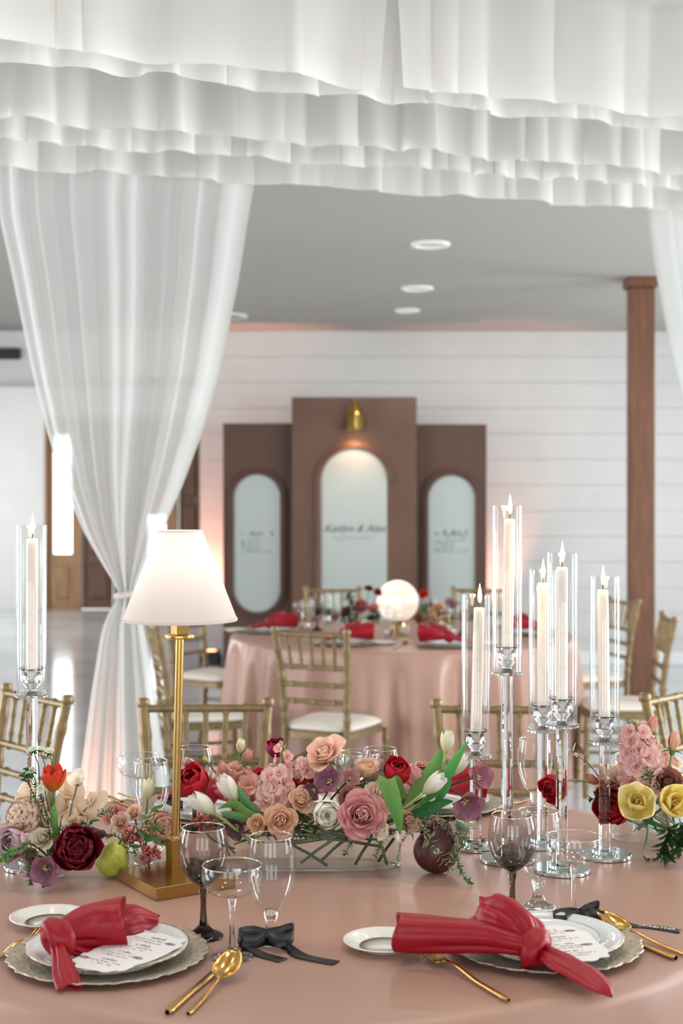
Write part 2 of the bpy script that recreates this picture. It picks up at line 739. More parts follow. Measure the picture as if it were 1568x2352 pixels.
side_light(110, 176, 122, 165)
side_light(330, 396, 338, 380, 1.3)
MB().bbox((SX(183), YE - 0.01, DH / 2 - 0.03), (SX(190) - SX(176), 0.10, DH - 0.06), 0.01).obj('door_post', M_OAK, d1, smooth=False)
MB().bbox((SX(403), YE - 0.01, DH / 2 - 0.03), (SX(410) - SX(396), 0.10, DH - 0.06), 0.01).obj('door_post', M_OAK, d1, smooth=False)
for a, b in ((190, 260), (260, 330), (410, 457)):
    lf = MB().box(((SX(a) + SX(b)) / 2, YE + 0.03, DH / 2 - 0.03), (SX(b) - SX(a) - 0.01, 0.05, DH - 0.07)).obj('door_leaf', M_DOOR, d1, smooth=False)
    for z0, z1 in ((0.15, 0.62), (0.78, 1.42), (1.56, 2.36)):
        MB().bbox(((SX(a) + SX(b)) / 2, YE - 0.005, (z0 + z1) / 2), ((SX(b) - SX(a)) * 0.66, 0.03, z1 - z0), 0.012).obj('door_panel', M_DOOR, lf, smooth=False)
    MB().sphere((SX(b if a == 190 else a) + (-0.05 if a == 190 else 0.05), YE - 0.03, 1.03), 0.03).obj('door_knob', principled('old_brass', (150, 122, 70), 0.3, 1.0), lf)

# timber post at the right
PX = at(1471, 640, 9.9)
M_POST = wood_mat('post_pine', (90, 54, 32), (118, 76, 50), 4, 'Z', 0.5)
po = thing('timber_post', (PX.x, 9.9, 0), 'tall square stained timber post rising to the ceiling at right', 'post')
MB().bbox((PX.x, 9.9, H / 2 - 0.035), (0.165, 0.165, H - 0.07), 0.006).obj('shaft', M_POST, po, smooth=False)
MB().bbox((PX.x, 9.9, H - 0.035), (0.215, 0.215, 0.068), 0.008).obj('capital', M_POST, po, smooth=False)
MB().bbox((PX.x, 9.9, 0.08), (0.205, 0.205, 0.158), 0.008).obj('plinth', M_POST, po, smooth=False)

# recessed ceiling fittings
M_FIT = principled('fitting_white', (236, 237, 236), 0.4)


def downlight(t, c, lens, watts):
    MB().lathe([(0, -0.006), (lens, -0.004)], 32, c).obj('lens', emission('lens_glow', (255, 250, 240), 0.42), t)
    d = bpy.data.lights.new('downlight', 'AREA')
    d.shape = 'DISK'
    d.size = lens * 2
    d.energy = watts
    d.color = (1.0, 0.97, 0.92)
    o = bpy.data.objects.new('downlight', d)
    COL.objects.link(o)
    o.parent = t
    o.location = (0, 0, -0.02)


for x, y, lab in ((-1.0, 2.2, 'added out-of-view fill light overhead, front left of the near table'), (0.55, 2.2, 'added out-of-view fill light overhead, front right of the near table'),
                  (-1.0, 3.3, 'added out-of-view fill light overhead, rear left of the near table'), (0.55, 3.3, 'added out-of-view fill light overhead, rear right of the near table')):
    c = Vector((x, y, H))  # these four are unseen, added to brighten the near tabletop from above
    t = thing('overhead_light', c, lab, 'ceiling light')
    MB().lathe([(0.12, 0), (0.118, -0.012), (0.094, -0.016), (0.09, -0.004)], 32, c).obj('trim_ring', M_FIT, t)
    downlight(t, c, 0.09, 4.5)
for px, py, lab, lens in ((988, 560, 'round white recessed ceiling light nearest the hanging canopy', 0.09),
                          (958, 661, 'middle of three round recessed ceiling lights above the sign', 0.09),
                          (935, 712, 'small round recessed ceiling light farthest back above the sign', 0.075)):
    dd = (H - EYE) * FPX / (HZ - py)
    c = Vector(((px - 784) * dd / FPX, dd, H))
    t = thing('overhead_light', c, lab, 'ceiling light')
    MB().lathe([(lens + 0.03, 0), (lens + 0.028, -0.012), (lens + 0.004, -0.016), (lens, -0.004)], 32, c).obj('trim_ring', M_FIT, t)
    downlight(t, c, lens, 5.0)
dd = (H - EYE) * FPX / (HZ - 724)
c = Vector(((528 - 784) * dd / FPX, dd, H))
t = thing('ceiling_vent', c, 'small dark round air vent in the ceiling beside the left drape', 'vent')
MB().lathe([(0.15, 0), (0.148, -0.015), (0.12, -0.02), (0.115, -0.004)], 28, c).obj('trim_ring', M_FIT, t)
for r in (0.03, 0.06, 0.09):
    MB().lathe([(r + 0.012, -0.002), (r + 0.02, -0.012), (r, -0.012)], 24, c).obj('louvre', principled('vent_dark', (60, 62, 64), 0.5), t)

# ------------------------------------------------------------------ wedding sign panels
M_BROWN = principled('sign_brown', (96, 68, 53), 0.5, vary=0.09, vscale=2.2, bump=0.08, bscale=6)
M_BROWN2 = principled('sign_brown_side', (86, 60, 49), 0.6, vary=0.04, vscale=2)
M_BOARD = principled('sign_board', (172, 181, 178), 0.25)
M_INK = principled('sign_ink', (70, 88, 88), 0.6)
M_INKL = principled('sign_ink_light', (168, 178, 178), 0.6)
M_BRASS = principled('brass', (178, 148, 84), 0.28, 1.0)


def pill(cx, w, zt, zb, round_bot, n=14):
    r = w / 2
    pts = []
    for k in range(n + 1):
        a = PI * k / n
        pts.append((cx + r * math.cos(a), zt - r + r * math.sin(a)))
    if round_bot:
        for k in range(n + 1):
            a = PI + PI * k / n
            pts.append((cx + r * math.cos(a), zb + r + r * math.sin(a)))
    else:
        pts += [(cx - r, zb), (cx + r, zb)]
    return pts


def scribble(mb, x0, x1, z, h, seed, f, w=0.15):
    """a line of joined handwriting strokes; f maps (x,z) to a world point"""
    rr = random.Random(seed)
    x = x0
    pts = []
    while x < x1:
        if rr.random() < 0.16:
            if len(pts) > 3:
                mb.tube([f(p[0], p[1]) for p in pts], h * w * 0.5, 4)
            pts = []
            x += h * 1.1
            continue
        hh = h * (2.0 if rr.random() < 0.22 else 1.0) * rr.uniform(0.7, 1.1)
        sg = -0.6 if rr.random() < 0.12 else 1
        pts += [(x, z), (x + h * 0.30, z + hh * sg), (x + h * 0.22, z + hh * sg * 0.4), (x + h * 0.42, z + 0.02 * h)]
        x += h * rr.uniform(0.55, 0.8)
    if len(pts) > 3:
        mb.tube([f(p[0], p[1]) for p in pts], h * w * 0.5, 4)


def sign_panel(label, x0, x1, ztop, y, cx, w, zt, zb, rb, mat):
    t = thing('sign_panel', ((x0 + x1) / 2, y, 0), label, 'sign')
    MB().bbox(((x0 + x1) / 2, y, ztop / 2), (x1 - x0, 0.09, ztop), 0.006).obj('panel', mat, t, smooth=False)
    yf = y - 0.045
    pin = pill(cx, w, zt, zb, rb)
    MB().add([(p[0], yf - 0.004, p[1]) for p in pin], [tuple(range(len(pin)))]).obj('board', M_BOARD, t, smooth=False)
    rows = []
    for off, dy in ((0.0, -0.003), (0.002, -0.022), (0.02, -0.03), (0.035, -0.022), (0.042, -0.03), (0.056, -0.026), (0.06, 0.0)):
        po_ = pill(cx, w + 2 * off, zt + off, zb - (off if rb else 0), rb)
        rows.append([(p[0], yf + dy, p[1]) for p in po_])
    mb = MB()
    mb.grid([[r[i] for r in rows] for i in list(range(len(pin))) + ([0] if rb else [])])
    if not rb:
        pass
    mb.obj('arch_moulding', mat, t, sharp=50)
    return t, yf


sL = lambda px: (px - 784.0) * 12.45 / FPX
sC = lambda px: (px - 784.0) * 12.3 / FPX
tc_, yf = sign_panel('tall centre brown sign panel with arched pale board and names in script', sC(670), sC(956), EYE + 232 * 12.3 / FPX, 12.3, sC(813), sC(888) - sC(738), EYE + 115 * 12.3 / FPX, 0.40, False, M_BROWN)
MX = lambda x, y, z: Matrix.Translation((x, y, z)) @ Matrix.Rotation(PI / 2, 4, 'X')
zz = lambda py, d: EYE - (py - HZ) * d / FPX
lettering('Kaitlyn & Alex', 0.091, M_INK, MX(sC(813), yf - 0.006, zz(1214, 12.3)), tc_, 0.5)
lettering('August 6, 2022', 0.06, M_INKL, MX(sC(813), yf - 0.006, zz(1234, 12.3)), tc_, 0.1)
tl, yl = sign_panel('shorter left brown sign panel with pale oval board', sL(513), sL(676), zz(973, 12.45), 12.45, sL(591), sL(643) - sL(538), zz(1090, 12.45), zz(1405, 12.45), True, M_BROWN2)
tr, yr = sign_panel('shorter right brown sign panel with pale oval board', sL(950), sL(1116), zz(975, 12.45), 12.45, sL(1036), sL(1089) - sL(983), zz(1092, 12.45), zz(1405, 12.45), True, M_BROWN2)
for t, y, cx, sd in ((tl, yl, 591, 3), (tr, yr, 1036, 9)):
    mb = MB()
    scribble(mb, sL(cx - 38), sL(cx + 38), zz(1228, 12.45), 0.028, sd, lambda x, z: (x, y - 0.005, z), 0.28)
    mb.obj('heading_script', principled('sign_ink_mid', (128, 142, 142), 0.6), t, kind='stuff')
    for k, (a, b) in enumerate(((-38, 30), (-38, 8), (-38, 4), (-38, 38))):
        mb = MB()
        scribble(mb, sL(cx + a), sL(cx + b), zz(1242 + 8.5 * k, 12.45), 0.012, sd + k + 1, lambda x, z: (x, y - 0.005, z), 0.3)
        mb.obj('text_line', M_INKL, t, kind='stuff')

# brass sconce hooked over the centre panel
sx = sC(814)
sc_ = thing('bell_sconce', (sx, 12.2, zz(988, 12.2)), 'small brass bell-shaped sconce lit above the centre arch', 'lamp')
MB().lathe([(0.095, zz(988, 12.2)), (0.085, zz(980, 12.2)), (0.082, zz(955, 12.2)), (0.06, zz(945, 12.2)), (0.035, zz(938, 12.2)), (0.02, zz(925, 12.2)), (0.0, zz(922, 12.2))], 24, (sx, 12.12, 0)).obj('shade', M_BRASS, sc_)
MB().tube(spline([(sx, 12.12, zz(924, 12.2)), (sx, 12.13, zz(917, 12.2)), (sx, 12.2, zz(918, 12.2)), (sx, 12.255, zz(930, 12.2))], 12), 0.008).obj('arm', M_BRASS, sc_)
MB().lathe([(0, -0.012), (0.05, -0.012), (0.055, 0.0), (0.055, 0.006)], 20, M=Matrix.Translation((sx, 12.25, zz(940, 12.2))) @ Matrix.Rotation(PI / 2, 4, 'X') @ Matrix.Rotation(PI, 4, 'X')).obj('backplate', M_BRASS, sc_)
MB().sphere((sx, 12.12, zz(978, 12.2)), 0.028).obj('bulb', emission('bulb_warm', (255, 214, 170), 20), sc_)
ld = bpy.data.lights.new('sconce_light', 'SPOT')
ld.energy = 20
ld.color = (1.0, 0.5, 0.24)
ld.spot_size = 2.4
ld.spot_blend = 0.9
ld.shadow_soft_size = 0.03
lo = bpy.data.objects.new('sconce_light', ld)
COL.objects.link(lo)
lo.parent = sc_
lo.location = (0, -0.08, 0.02)

# coral uplights
M_UPL = principled('uplight_lens', (255, 190, 160), 0.3)


def uplight(x, y, label, e, aim, size=1.5, col=(1.0, 0.38, 0.24)):
    t = thing('uplight', (x, y, 0), label, 'uplight')
    MB().bbox((x, y, 0.095), (0.17, 0.15, 0.13), 0.012).obj('body', M_BLACK, t, smooth=False)
    for s in (-1, 1):
        MB().box((x + s * 0.092, y, 0.06), (0.012, 0.06, 0.12)).obj('foot_bracket', M_BLACK, t, smooth=False)
    MB().lathe([(0, 0.164), (0.05, 0.163), (0.055, 0.158)], 20, (x, y, 0)).obj('lens', emission('uplight_glow', (255, 150, 110), 6), t)
    ld = bpy.data.lights.new('uplight_beam', 'SPOT')
    ld.energy = e
    ld.color = col
    ld.spot_size = size
    ld.spot_blend = 0.8
    ld.shadow_soft_size = 0.05
    lo = bpy.data.objects.new('uplight_beam', ld)
    COL.objects.link(lo)
    lo.parent = t
    lo.location = (0, 0, 0.19)
    lo.rotation_euler = Vector(aim).to_track_quat('-Z', 'Y').to_euler()


uplight(-1.17, 12.72, 'black floor uplight glowing coral left of the brown sign', 190, (0.02, 0.16, 1), 0.95)
uplight(1.42, 12.72, 'black floor uplight glowing coral right of the brown sign', 80, (-0.02, 0.16, 1), 0.95)

# ------------------------------------------------------------------ draped canopy
M_SHEER = sheer_mat('chiffon_white', (231, 230, 226), 0.5, 0.06)
M_SHEER2 = sheer_mat('chiffon_sheer', (227, 229, 227), 0.5, 0.16)


def valance(label, A, B, zb, seed, wl=0.2, amp=0.05, slope=0.0, nz=7, hem=0.005, s0=0.0, s1=1.0, flare=(0, 0), lean=0.0):
    """a row of pleated chiffon hung from the ceiling; A,B are its ends in plan"""
    rr = random.Random(seed)
    A, B = Vector((A[0], A[1], 0)), Vector((B[0], B[1], 0))
    d = (B - A)
    L = d.length
    d.normalize()
    nrm = Vector((-d.y, d.x, 0))
    # fold centres with random spacing: between folds the cloth lies flat, at a fold it doubles back on itself
    folds = []
    s = rr.uniform(0, wl)
    while s < L:
        folds.append((s, rr.uniform(0.012, 0.034), rr.choice((-1, 1)), rr.uniform(0.25, 1.0)))
        s += wl * rr.uniform(0.25, 1.7)
    n = int(L * 110)
    rows = []
    ph1, ph2 = rr.uniform(0, 6), rr.uniform(0, 6)
    cols = []
    for i in range(n + 1):
        s = L * (s0 + (s1 - s0) * i / n)
        off = amp * (0.6 * math.sin(s * 2 * PI / (wl * 2.6) + ph1) + 0.4 * math.sin(s * 2 * PI / (wl * 1.3) + ph2))
        ds = 0.0
        for fs, fw, sg, am in folds:
            q = (s - fs) / fw
            if abs(q) < 5:
                g = math.exp(-q * q)
                ds -= sg * 1.5 * fw * am * q * g * 1.4
                off += sg * fw * am * g * 1.1
        cols.append((s, ds, off))
    if lean:          # the cloth runs flat under the ceiling before it drops
        for q in (1.0, 0.5):
            rows.append([tuple(A + d * s - nrm * lean * q + Vector((0, 0, H - 0.028))) for s, ds, off in cols])
    for k in range(nz + 1):
        v = k / nz
        row = []
        for s, ds, off in cols:
            f = 0.35 + 0.65 * v
            hz = zb + slope * (s / L - 0.5) + hem * math.sin(s * 9 + ph1) + 0.5 * hem * math.sin(s * 23 + ph2)
            z = H - 0.03 - (H - 0.03 - hz) * v
            sh = (flare[1] * math.exp(-(L - s) / 0.06) + flare[0] * math.exp(-s / 0.06)) * v
            p = A + d * (s + ds * f + sh) + nrm * off * f
            row.append((p.x, p.y, z))
        rows.append(row)
    return MB().grid(rows).obj('valance_panel', M_SHEER, label=label, cat='drapery', loc=(A + B) / 2 + Vector((0, 0, zb)))


valance('front left swag panel of white chiffon nearest the camera', (-1.45, 3.43), (0.135, 4.03), 2.69, 21, 0.22, 0.035, -0.01, flare=(0, -0.03), lean=0.3)
valance('front right swag panel of white chiffon nearest the camera', (0.155, 4.04), (1.75, 4.62), 2.69, 35, 0.2, 0.035, 0.0, flare=(0.02, 0), lean=0.3)
valance('second row of white chiffon just behind the front swags', (-1.5, 3.57), (1.8, 4.78), 2.685, 44, 0.15, 0.035, 0.0)
valance('third row of white chiffon hanging under the canopy', (-1.7, 4.18), (1.9, 5.32), 2.69, 51, 0.13, 0.03, 0.0)
valance('fourth row of white chiffon hanging under the canopy', (-1.8, 4.42), (1.9, 5.52), 2.685, 68, 0.11, 0.03, 0.0)
valance('rearmost row of white chiffon edging the canopy', (-1.9, 4.78), (2.1, 5.98), 2.685, 77, 0.13, 0.03, 0.0)


def tied_drape(label, c, prof, seed, ztop, tie, nf=7):
    """full-length panel gathered by a tie; prof = (z, centre x offset, half width)"""
    rr = random.Random(seed)
    t = thing('tied_drape', (c.x, c.y, 0), label, 'drapery')
    ph = [rr.uniform(0, 6) for _ in range(4)]
    n, nz = 220, 70
    rows = []
    for k in range(nz + 1):
        z = ztop * (1 - k / nz) + 0.004
        cx = lerp_tab([(p[0], p[1]) for p in prof], z)
        hw = lerp_tab([(p[0], p[2]) for p in prof], z)
        row = []
        for i in range(n + 1):
            u = i / n * 2 - 1
            w = u + 0.05 * math.sin(u * 5 + ph[0])
            dep = 0.022 * math.sin(nf * PI * w + ph[1]) + 0.022 * math.sin(nf * 0.43 * PI * w + ph[2]) + 0.005 * math.sin(nf * 2.7 * PI * w + ph[0])
            dep *= min(1.0, 0.35 + hw / 0.3)
            env = -0.10 * (1 - u * u) * min(1, hw / 0.25)
            lat = hw * (u + 0.028 * math.sin(nf * 2 * PI * w + ph[3]))
            row.append((c.x + cx + lat, c.y + dep + env, z))
        rows.append(row)
    MB().grid(rows).obj('panel', M_SHEER2, t)
    ring = []
    for k in range(25):
        a = 2 * PI * k / 24
        ring.append((c.x + lerp_tab([(p[0], p[1]) for p in prof], tie) + 0.036 * math.cos(a), c.y + 0.034 * math.sin(a) - 0.01, tie + 0.006 * math.cos(a)))
    MB().tube(ring, 0.011, 8, cap=False).obj('tie', M_SHEER, t)
    return t


DC = at(290, 1365, 5.32)


def sec(py, a, b, d=5.32):
    return (EYE - (py - HZ) * d / FPX, ((a + b) / 2 - 290) * d / FPX, (b - a) / 2 * d / FPX)


profL = [sec(2075, 150, 410), sec(1830, 178, 388), sec(1600, 208, 352), sec(1450, 232, 330), sec(1400, 252, 318), sec(1378, 270, 308), sec(1365, 273, 307), sec(1345, 264, 312), sec(1290, 230, 338), sec(1220, 190, 369), sec(1110, 145, 416), sec(1000, 110, 456),
         sec(860, 75, 497), sec(640, 30, 541), sec(500, 0, 562), sec(420, -8, 576), sec(205, -10, 590)]
tied_drape('sheer white floor-length drape tied at the waist left of the lamp', DC, profL, 5, H - 0.02, DC.z)
DR = Vector((1.75, 6.04, 0))
profR = [(0.0, 0, 0.24), (0.45, 0, 0.18), (0.9, 0, 0.1), (1.12, 0, 0.05), (1.17, 0, 0.03), (1.24, 0, 0.05), (1.45, 0, 0.15), (1.75, 0, 0.26), (2.1, 0, 0.355), (2.5, 0, 0.43), (2.72, 0, 0.46), (3.05, 0, 0.47)]
tied_drape('sheer white drape gathered at the right edge beside the timber post', DR, profR, 11, H - 0.02, 1.17)
uplight(-0.98, 5.05, 'black floor uplight glowing coral at the foot of the tied drape', 16, (0.25, 0.42, 1), 1.3)

# ------------------------------------------------------------------ chairs
M_GOLDCHAIR = principled('antique_gold_paint', (130, 110, 76), 0.4, 0.45, vary=0.08, vscale=30)
M_CUSH = principled('ivory_cushion', (226, 218, 206), 0.75, bump=0.1, bscale=200)


def bamboo(path, r, nodes, n=8, steps=40):
    """turned bamboo-style rod with doubled rings at the given fractions"""
    P = spline(path, steps)
    rad = []
    for i in range(steps):
        f = i / (steps - 1)
        k = r
        for q in nodes:
            k = max(k, r * (1 + 0.42 * math.exp(-((f - q) * steps / 0.55) ** 2)))
        rad.append(k)
    return MB().tube(P, rad, n)


def make_chair():
    t = thing('chiavari_chair', (0, 0, 0), 'chair', 'chair')
    for s in (-1, 1):
        pth = [(s * 0.182, -0.245, 0), (s * 0.166, -0.2, 0.22), (s * 0.160, -0.185, 0.43), (s * 0.168, -0.205, 0.68), (s * 0.186, -0.245, 0.905)]
        o = bamboo(pth, 0.0158, [0.12, 0.25, 0.38, 0.56, 0.62, 0.75, 0.90], 10, 56).obj('rear_post', M_GOLDCHAIR, t)
        MB().lathe([(0, 0.922), (0.014, 0.921), (0.0190, 0.914), (0.0195, 0.900), (0.017, 0.894), (0.0, 0.894)], 12, (s * 0.1865, -0.246, 0)).obj('finial', M_GOLDCHAIR, o)
        bamboo([(s * 0.2, 0.205, 0), (s * 0.195, 0.2, 0.22), (s * 0.19, 0.195, 0.41)], 0.015, [0.15, 0.5, 0.85], 10, 36).obj('front_leg', M_GOLDCHAIR, t)
        for z in (0.16, 0.27):
            bamboo([(s * 0.174, -0.215 - 0.02 * (z < 0.2), z), (s * 0.197, 0.2, z)], 0.0085, [0.33, 0.66], 8, 30).obj('stretcher', M_GOLDCHAIR, t)
    for z, y in ((0.89, -0.242), (0.735, -0.215), (0.652, -0.201), (0.572, -0.192)):
        w = lerp_tab([(0.43, 0.160), (0.68, 0.168), (0.905, 0.186)], z)
        bamboo([(-w, y, z), (0, y, z), (w, y, z)], 0.0118, [0.18, 0.5, 0.82], 8, 40).obj('rail', M_GOLDCHAIR, t)
    for k in range(5):
        f = (k - 2) / 3.0
        bamboo([(f * 0.168, -0.215, 0.735), (f * 0.182, -0.243, 0.89)], 0.0084, [0.25, 0.62, 0.93], 8, 26).obj('spindle', M_GOLDCHAIR, t)
    for z in (0.2,):
        bamboo([(-0.197, 0.2, z), (0.197, 0.2, z)], 0.0085, [0.33, 0.66], 8, 30).obj('stretcher', M_GOLDCHAIR, t)
        bamboo([(-0.17, -0.21, z), (0.17, -0.21, z)], 0.0085, [0.33, 0.66], 8, 30).obj('stretcher', M_GOLDCHAIR, t)

    def ring(k, z):
        pts = []
        for i in range(40):
            a = 2 * PI * i / 40
            c, s = math.cos(a), math.sin(a)
            x = math.copysign(abs(c) ** 0.38, c)
            y = math.copysign(abs(s) ** 0.38, s)
            wx = 0.205 - 0.027 * (1 - y) / 2
            pts.append((x * wx * k, y * 0.205 * k + 0.002, z))
        return pts
    MB().grid([ring(0.9, 0.395), ring(1.0, 0.4), ring(1.0, 0.43), ring(0.92, 0.435), ring(0.5, 0.435)], closed=True).obj('seat_frame', M_GOLDCHAIR, t, sharp=40)
    rows = [ring(0.9, 0.434)]
    for k in range(1, 9):
        a = k / 8 * PI / 2
        q = math.cos(a)
        rows.append(ring(max(0.001, 0.985 * (q ** 0.45)), 0.437 + 0.042 * math.sin(a)))
    MB().grid(rows, closed=True).obj('cushion', M_CUSH, t)
    return t


chair = Proto(make_chair())


def face(px, py):
    """rotation so that the chair looks along plan direction (px,py)"""
    return math.atan2(-px, py)


def chair_by_back(bx, by, fx, fy, label):
    """(bx,by) = plan position of the middle of the back's top"""
    f = Vector((fx, fy)).normalized()
    c = Vector((bx, by)) + f * 0.245
    chair.put((c.x, c.y, 0), face(f.x, f.y), label)


chair_by_back(-0.407, 4.27, 0.03, -1, 'gold bamboo-style chair across the near table behind the brass lamp')
chair_by_back(0.47, 4.24, -0.06, -1, 'gold bamboo-style chair across the near table behind the glass candlesticks')
chair_by_back(-0.96, 4.47, -0.74, -0.67, 'gold bamboo-style chair at the left edge beside the lone candle')
chair_by_back(1.06, 4.52, 0.74, -0.67, 'gold bamboo-style chair at the right edge behind the pink stock flowers')
chair_by_back(-0.145, 6.58, 0.42, 0.91, 'gold bamboo-style chair with ivory seat facing away before the far table')
chair_by_back(-0.93, 7.0, 0.97, 0.25, 'gold bamboo-style chair seen side-on left of the far table')
chair_by_back(-0.98, 8.76, 0.85, -0.5, 'gold bamboo-style chair behind the lamp stem, farther left of the far table')
chair_by_back(-0.06, 9.72, 0.15, -1, 'gold bamboo-style chair behind the far table left of the globe lamp')
chair_by_back(0.95, 9.72, -0.15, -1, 'gold bamboo-style chair behind the far table right of the globe lamp')
chair_by_back(1.71, 8.62, -0.9, -0.25, 'gold bamboo-style chair right of the far table in front of the post')
chair_by_back(1.70, 7.4, -0.99, 0.06, 'dark gold bamboo-style chair edge-on beside the timber post')

# ------------------------------------------------------------------ tablecloths
M_SATIN = principled('dusty_rose_satin', (176, 138, 122), 0.36, 0.0, 0.5, bump=0.03, bscale=9)


def tablecloth(c, R, seed, nf, amp, label):
    rr = random.Random(seed)
    ph = [rr.uniform(0, 6) for _ in range(6)]
    n = 360

    def fold(a):
        w = a * nf + 0.9 * math.sin(3 * a + ph[0]) + 0.7 * math.sin(5 * a + ph[1]) + 0.5 * math.sin(8 * a + ph[2])
        k = math.cos(w)
        return (0.7 * (2 * abs(math.cos(w / 2)) ** 1.3 - 1) + 0.3 * math.cos(2 * w + ph[3])) * (0.72 + 0.28 * math.sin(4 * a + ph[4]))
    rows = []
    rings = [(0.0001, 0), (0.25 * R, 0), (0.5 * R, 0), (0.75 * R, 0), (R - 0.04, 0), (R - 0.02, -0.0005), (R - 0.008, -0.004), (R, -0.012), (R + 0.004, -0.024)]
    t = []
    for r, dz in rings:
        row = []
        for i in range(n):
            a = 2 * PI * i / n
            z = TZ + dz + (0.0012 * math.sin(3 * r * 9 + 4 * a) if r > 0.9 * R else 0)
            row.append((c[0] + r * math.cos(a), c[1] + r * math.sin(a), z))
        rows.append(row)
    nz = 16
    for k in range(1, nz + 1):
        v = k / nz
        z = TZ - 0.024 - (TZ - 0.026) * v
        g = v ** 0.5
        row = []
        for i in range(n):
            a = 2 * PI * i / n
            r = R + 0.004 + 0.015 * v + amp * g * (fold(a) + 0.05)
            row.append((c[0] + r * math.cos(a), c[1] + r * math.sin(a), z))
        rows.append(row)
    return MB().grid(rows, closed=True).obj('tablecloth', M_SATIN, loc=(c[0], c[1], 0), label=label, cat='tablecloth')


NT = (-0.06, 2.91)
tablecloth(NT, 0.862, 3, 15, 0.035, 'dusty rose satin cloth over the near round table')
FT = (0.345, 8.0)
tablecloth(FT, 0.965, 8, 21, 0.09, 'dusty rose satin cloth falling in folds over the far round table')

# ------------------------------------------------------------------ drinking glasses
G_CLEAR = thin_glass('clear_glass_wall')
G_SMOKE = thin_glass('smoke_glass_wall', grad=[(0.0, (112, 97, 95)), (0.22, (150, 136, 134)), (0.42, (214, 207, 204)), (1.0, (243, 242, 241))])
G_SOLID = solid_glass('clear_glass_solid')
G_SMOKEF = thin_glass('smoke_glass_foot', (120, 110, 106))
G_SMOKES = solid_glass('smoke_glass_solid', (176, 166, 160))


def make_glass(name, bowl, stem, gb, gs, cat, gf=None):
    gf = gf or thin_glass('clear_glass_foot', (246, 249, 249), gain=3.2)
    t = thing(name, (0, 0, 0), 'glass', cat)
    r, z = bowl[-1]
    MB().lathe(bowl, 40).obj('bowl', gb, t)
    MB().tube([(r * math.cos(2 * PI * i / 48), r * math.sin(2 * PI * i / 48), z) for i in range(49)], 0.0007, 6, cap=False).obj('rim', G_SOLID, t)
    k = [i for i, p in enumerate(stem) if p[0] < 0.0255 and p[1] > 0.004][0]
    MB().lathe(stem[k:], 32).obj('stem', gs, t)
    MB().lathe([(0.004, 0.0006)] + [(p[0], max(p[1], 0.0006)) for p in stem[1:k + 1]], 40).obj('foot', gf, t)
    return Proto(t)


wine = make_glass('wine_glass', [(0.0055, 0.088), (0.014, 0.092), (0.023, 0.099), (0.031, 0.108), (0.038, 0.12), (0.0425, 0.134), (0.044, 0.148), (0.043, 0.163), (0.0405, 0.177), (0.0365, 0.19)],
                  [(0, 0.0), (0.034, 0.0), (0.0348, 0.002), (0.034, 0.004), (0.028, 0.0065), (0.018, 0.011), (0.010, 0.019), (0.0062, 0.03), (0.0052, 0.05), (0.0055, 0.07), (0.0075, 0.082), (0.0085, 0.088), (0.006, 0.091), (0, 0.092)], G_SMOKE, G_SMOKES, 'wine glass', G_SMOKEF)
goblet = make_glass('water_goblet', [(0.010, 0.051), (0.016, 0.056), (0.025, 0.067), (0.0335, 0.084), (0.0395, 0.105), (0.0425, 0.128), (0.042, 0.15), (0.0398, 0.168), (0.037, 0.181)],
                    [(0, 0.0), (0.0325, 0.0), (0.0332, 0.002), (0.032, 0.0045), (0.024, 0.0085), (0.015, 0.015), (0.010, 0.024), (0.0088, 0.034), (0.0105, 0.043), (0.0125, 0.05), (0.011, 0.055), (0, 0.0565)], G_CLEAR, G_SOLID, 'goblet')
coupe = make_glass('coupe_glass', [(0.005, 0.1), (0.014, 0.1015), (0.026, 0.1045), (0.037, 0.110), (0.0455, 0.118), (0.0505, 0.128), (0.0515, 0.138), (0.0505, 0.147), (0.049, 0.153)],
                   [(0, 0.0), (0.0345, 0.0), (0.0352, 0.0015), (0.034, 0.003), (0.02, 0.0055), (0.009, 0.010), (0.0055, 0.02), (0.0042, 0.045), (0.0042, 0.075), (0.0055, 0.092), (0.008, 0.1), (0.005, 0.1015), (0, 0.102)], G_CLEAR, G_SOLID, 'coupe')
wine.put(tab(467, 2152), 0, 'smoke-tinted wine glass between the lamp base and the left coupe')
coupe.put(tab(533, 2199), 0, 'clear coupe glass nearest the gold spoon at left')
goblet.put(tab(622, 2163), 0, 'clear water goblet with a black ribbon bow at its foot')
wine.put(tab(1176, 2113), 0, 'smoke-tinted wine glass standing behind the right red napkin')
goblet.put(tab(1236, 2086), 0, 'clear water goblet behind the right coupe, below the candlesticks')
coupe.put(tab(1317, 2116), 0, 'clear coupe glass with black ribbon tied round its foot at right')
# across the table
goblet.put((at(346, 1727, 3.14).x, 3.14, TZ), 0, 'clear water goblet across the table left of the lamp stem')
coupe.put((at(318, 1735, 3.36).x, 3.36, TZ), 0, 'clear coupe half hidden behind the goblet left of the lamp stem')
wine.put((at(447, 1705, 3.26).x, 3.26, TZ), 0, 'smoke-tinted wine glass behind the lamp stem and red ranunculus')
wine.put((at(873, 1705, 3.24).x, 3.24, TZ), 0, 'smoke-tinted wine glass behind the upright peach rose')
goblet.put((at(795, 1720, 3.22).x, 3.22, TZ), 0, 'clear water goblet directly behind the big high peach rose')
coupe.put((at(826, 1725, 3.4).x, 3.4, TZ), 0, 'clear coupe glimpsed between the peach roses at the back')
coupe.put((at(1460, 1850, 3.36).x, 3.36, TZ), 0, 'clear coupe behind the yellow tulips at right')
goblet.put((at(1228, 1850, 3.42).x, 3.42, TZ), 0, 'clear water goblet behind the candlestick rods')

